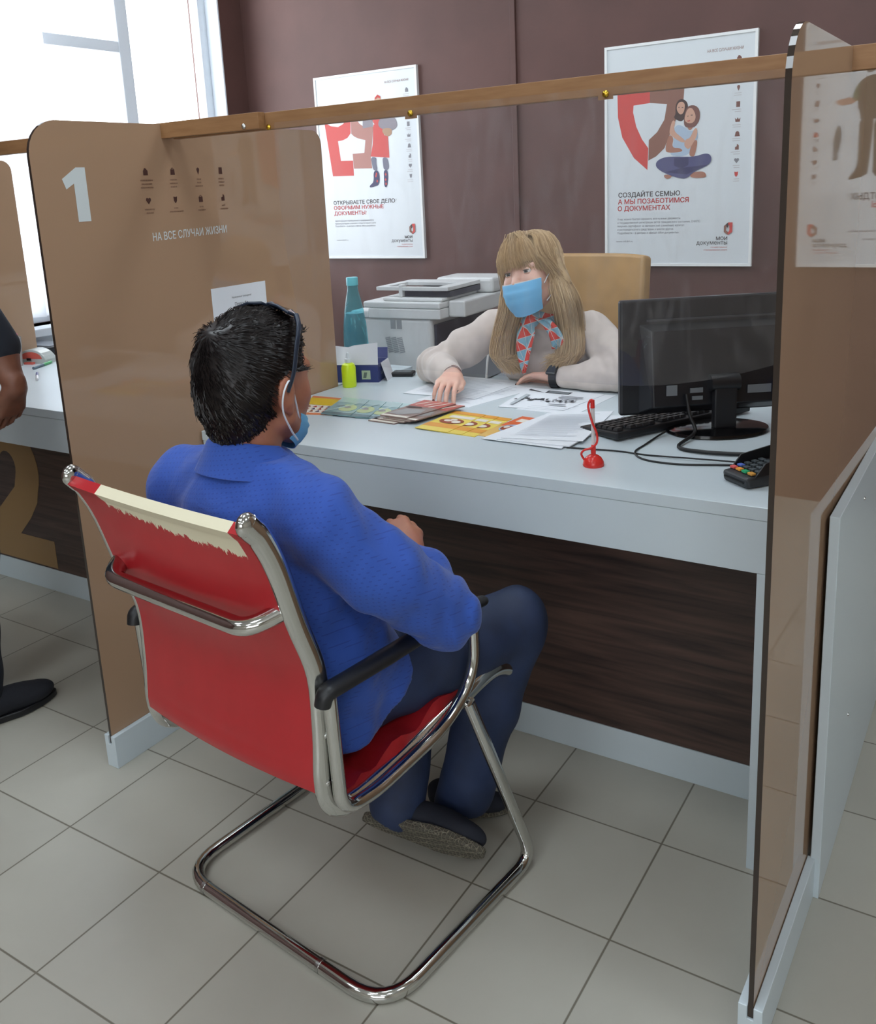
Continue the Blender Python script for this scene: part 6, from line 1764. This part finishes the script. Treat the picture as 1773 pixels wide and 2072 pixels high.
for k, (o_, r_) in enumerate(((-.006, .0255), (.006, .0262))):
    T_ = Vector(nrm(bd + na((.25 * (k - .5), 0, .1)))).to_track_quat('Z', 'Y').to_matrix()
    ring = [Vector(wrRw + bd * o_) + T_ @ V(r_ * math.cos(a), r_ * math.sin(a), 0) for a in np.linspace(0, 2 * math.pi, 25)[:-1]]
    MB().tube(ring, .0011, M('bracelet_cord', (122, 86, 78), .5), 6, closed=True).build('bracelet', wom, smooth=60)

# ================================================================== the person standing at the second desk (mostly outside the frame)
p2 = thing('person', 'person in dark clothes standing at the second desk, partly out of frame at left', 'person', (-.52, -.42, 0))
skind = skin_mat('skin_brown', (128, 84, 66), (112, 70, 54))
S = Solid()
c2 = na((-.575, -.43, 0))
H2 = Head(c2 + na((-.10, .10, 1.60)), (-.2, 1, -.3), (0, .2, 1), 1.0)
head_prims(S, H2)
sh2 = na((-.415, -.41, 1.27)); el2 = na((-.345, -.300, .985)); wr2 = na((-.30, -.300, .900))
wr2 = na((-.283, -.255, .925)); 
S.limb(H2.p(0, -.03, -.06), c2 + na((-.08, .05, 1.40)), .052, .06, .02).limb(c2 + na((-.08, .05, 1.40)), c2 + na((-.05, -.02, 1.0)), .09, .11, .03)
S.limb(c2 + na((-.08, .03, 1.34)), sh2, .06, .05, .03).limb(sh2, el2, .046, .040, .02).limb(el2, na((-.300, -.300, .905)), .040, .026, .02)
S.limb(c2 + na((-.24, .03, 1.32)), c2 + na((-.36, .10, 1.05)), .048, .038, .02).limb(c2 + na((-.36, .10, 1.05)), c2 + na((-.30, .30, .95)), .038, .026, .02)
hand_prims(S, na((-.300, -.300, .905)), na((-.50, .05, -.86)), na((.85, 0, -.5)), 1, .95, (14, 22, 16), .02, .5)
for s in (-1, 1):
    S.limb(c2 + na((s * .09, 0, .90)), c2 + na((s * .10, .03, .48)), .08, .055, .02).limb(c2 + na((s * .10, .03, .48)), c2 + na((s * .095, .0, .09)), .05, .034, .02)
solid_obj('body', S, skind, p2, .005)
S = Solid()
S.ell(c2 + na((-.06, .0, 1.17)), (.19, .125, .24), .04).ell(c2 + na((-.02, -.02, .93)), (.175, .12, .16), .04)
S.limb(c2 + na((-.24, .03, 1.33)), sh2, .066, .066, .03)
S.chain([sh2, el2 + na((-.004, 0, .018))], [.066, .054], .02); S.chain([c2 + na((-.24, .03, 1.32)), c2 + na((-.35, .09, 1.08))], [.07, .056], .02)
S.limb(c2 + na((-.24, .03, 1.335)), sh2 + na((0, 0, .06)), .062, .058, .04).limb(c2 + na((-.08, .04, 1.34)), c2 + na((-.085, .055, 1.44)), .095, .066, .04)
S.cut(lambda X, Y, Z: .775 - Z)
S.cut(lambda X, Y, Z: Z - 1.455)
solid_obj('shirt', S, M('dark_shirt', (30, 38, 52), .85, mottle=.2, bump=.2, bscale=60), p2, .006, wrinkle(41, .003, 40))
S = Solid()
S.ell(c2 + na((-.0, -.0, .86)), (.165, .125, .13), .04)
for s in (-1, 1): S.chain([c2 + na((s * .085, 0, .86)), c2 + na((s * .10, .03, .48)), c2 + na((s * .095, -.0, .085))], [.105, .078, .064], .02)
solid_obj('trousers', S, M('dark_jeans', (34, 40, 52), .8, mottle=.25, bump=.2, bscale=80), p2, .006, wrinkle(43, .003, 50))
S = Solid(); S.ell(H2.p(0, -.014, .030), (.082, .100, .088), .02, H2.R); S.cut(lambda X, Y, Z: np.minimum(H2.local(X, Y, Z)[1] - .03, .07 - H2.local(X, Y, Z)[2]))
solid_obj('hair', S, dark_h, p2, .006)
eyes(H2, p2, (70, 60, 50), .004, None, skind)
for s in (-1, 1):
    h_ = c2 + na((s * .095, -.085, 0)); h_[2] = .002
    shoe(p2, h_, h_ + na((.05 if s > 0 else -.04, .275, 0)), (0, 0, 1), mat=M('black_suede_shoe', (26, 28, 36), .9, bump=.3, bscale=200), solem=black_pl)
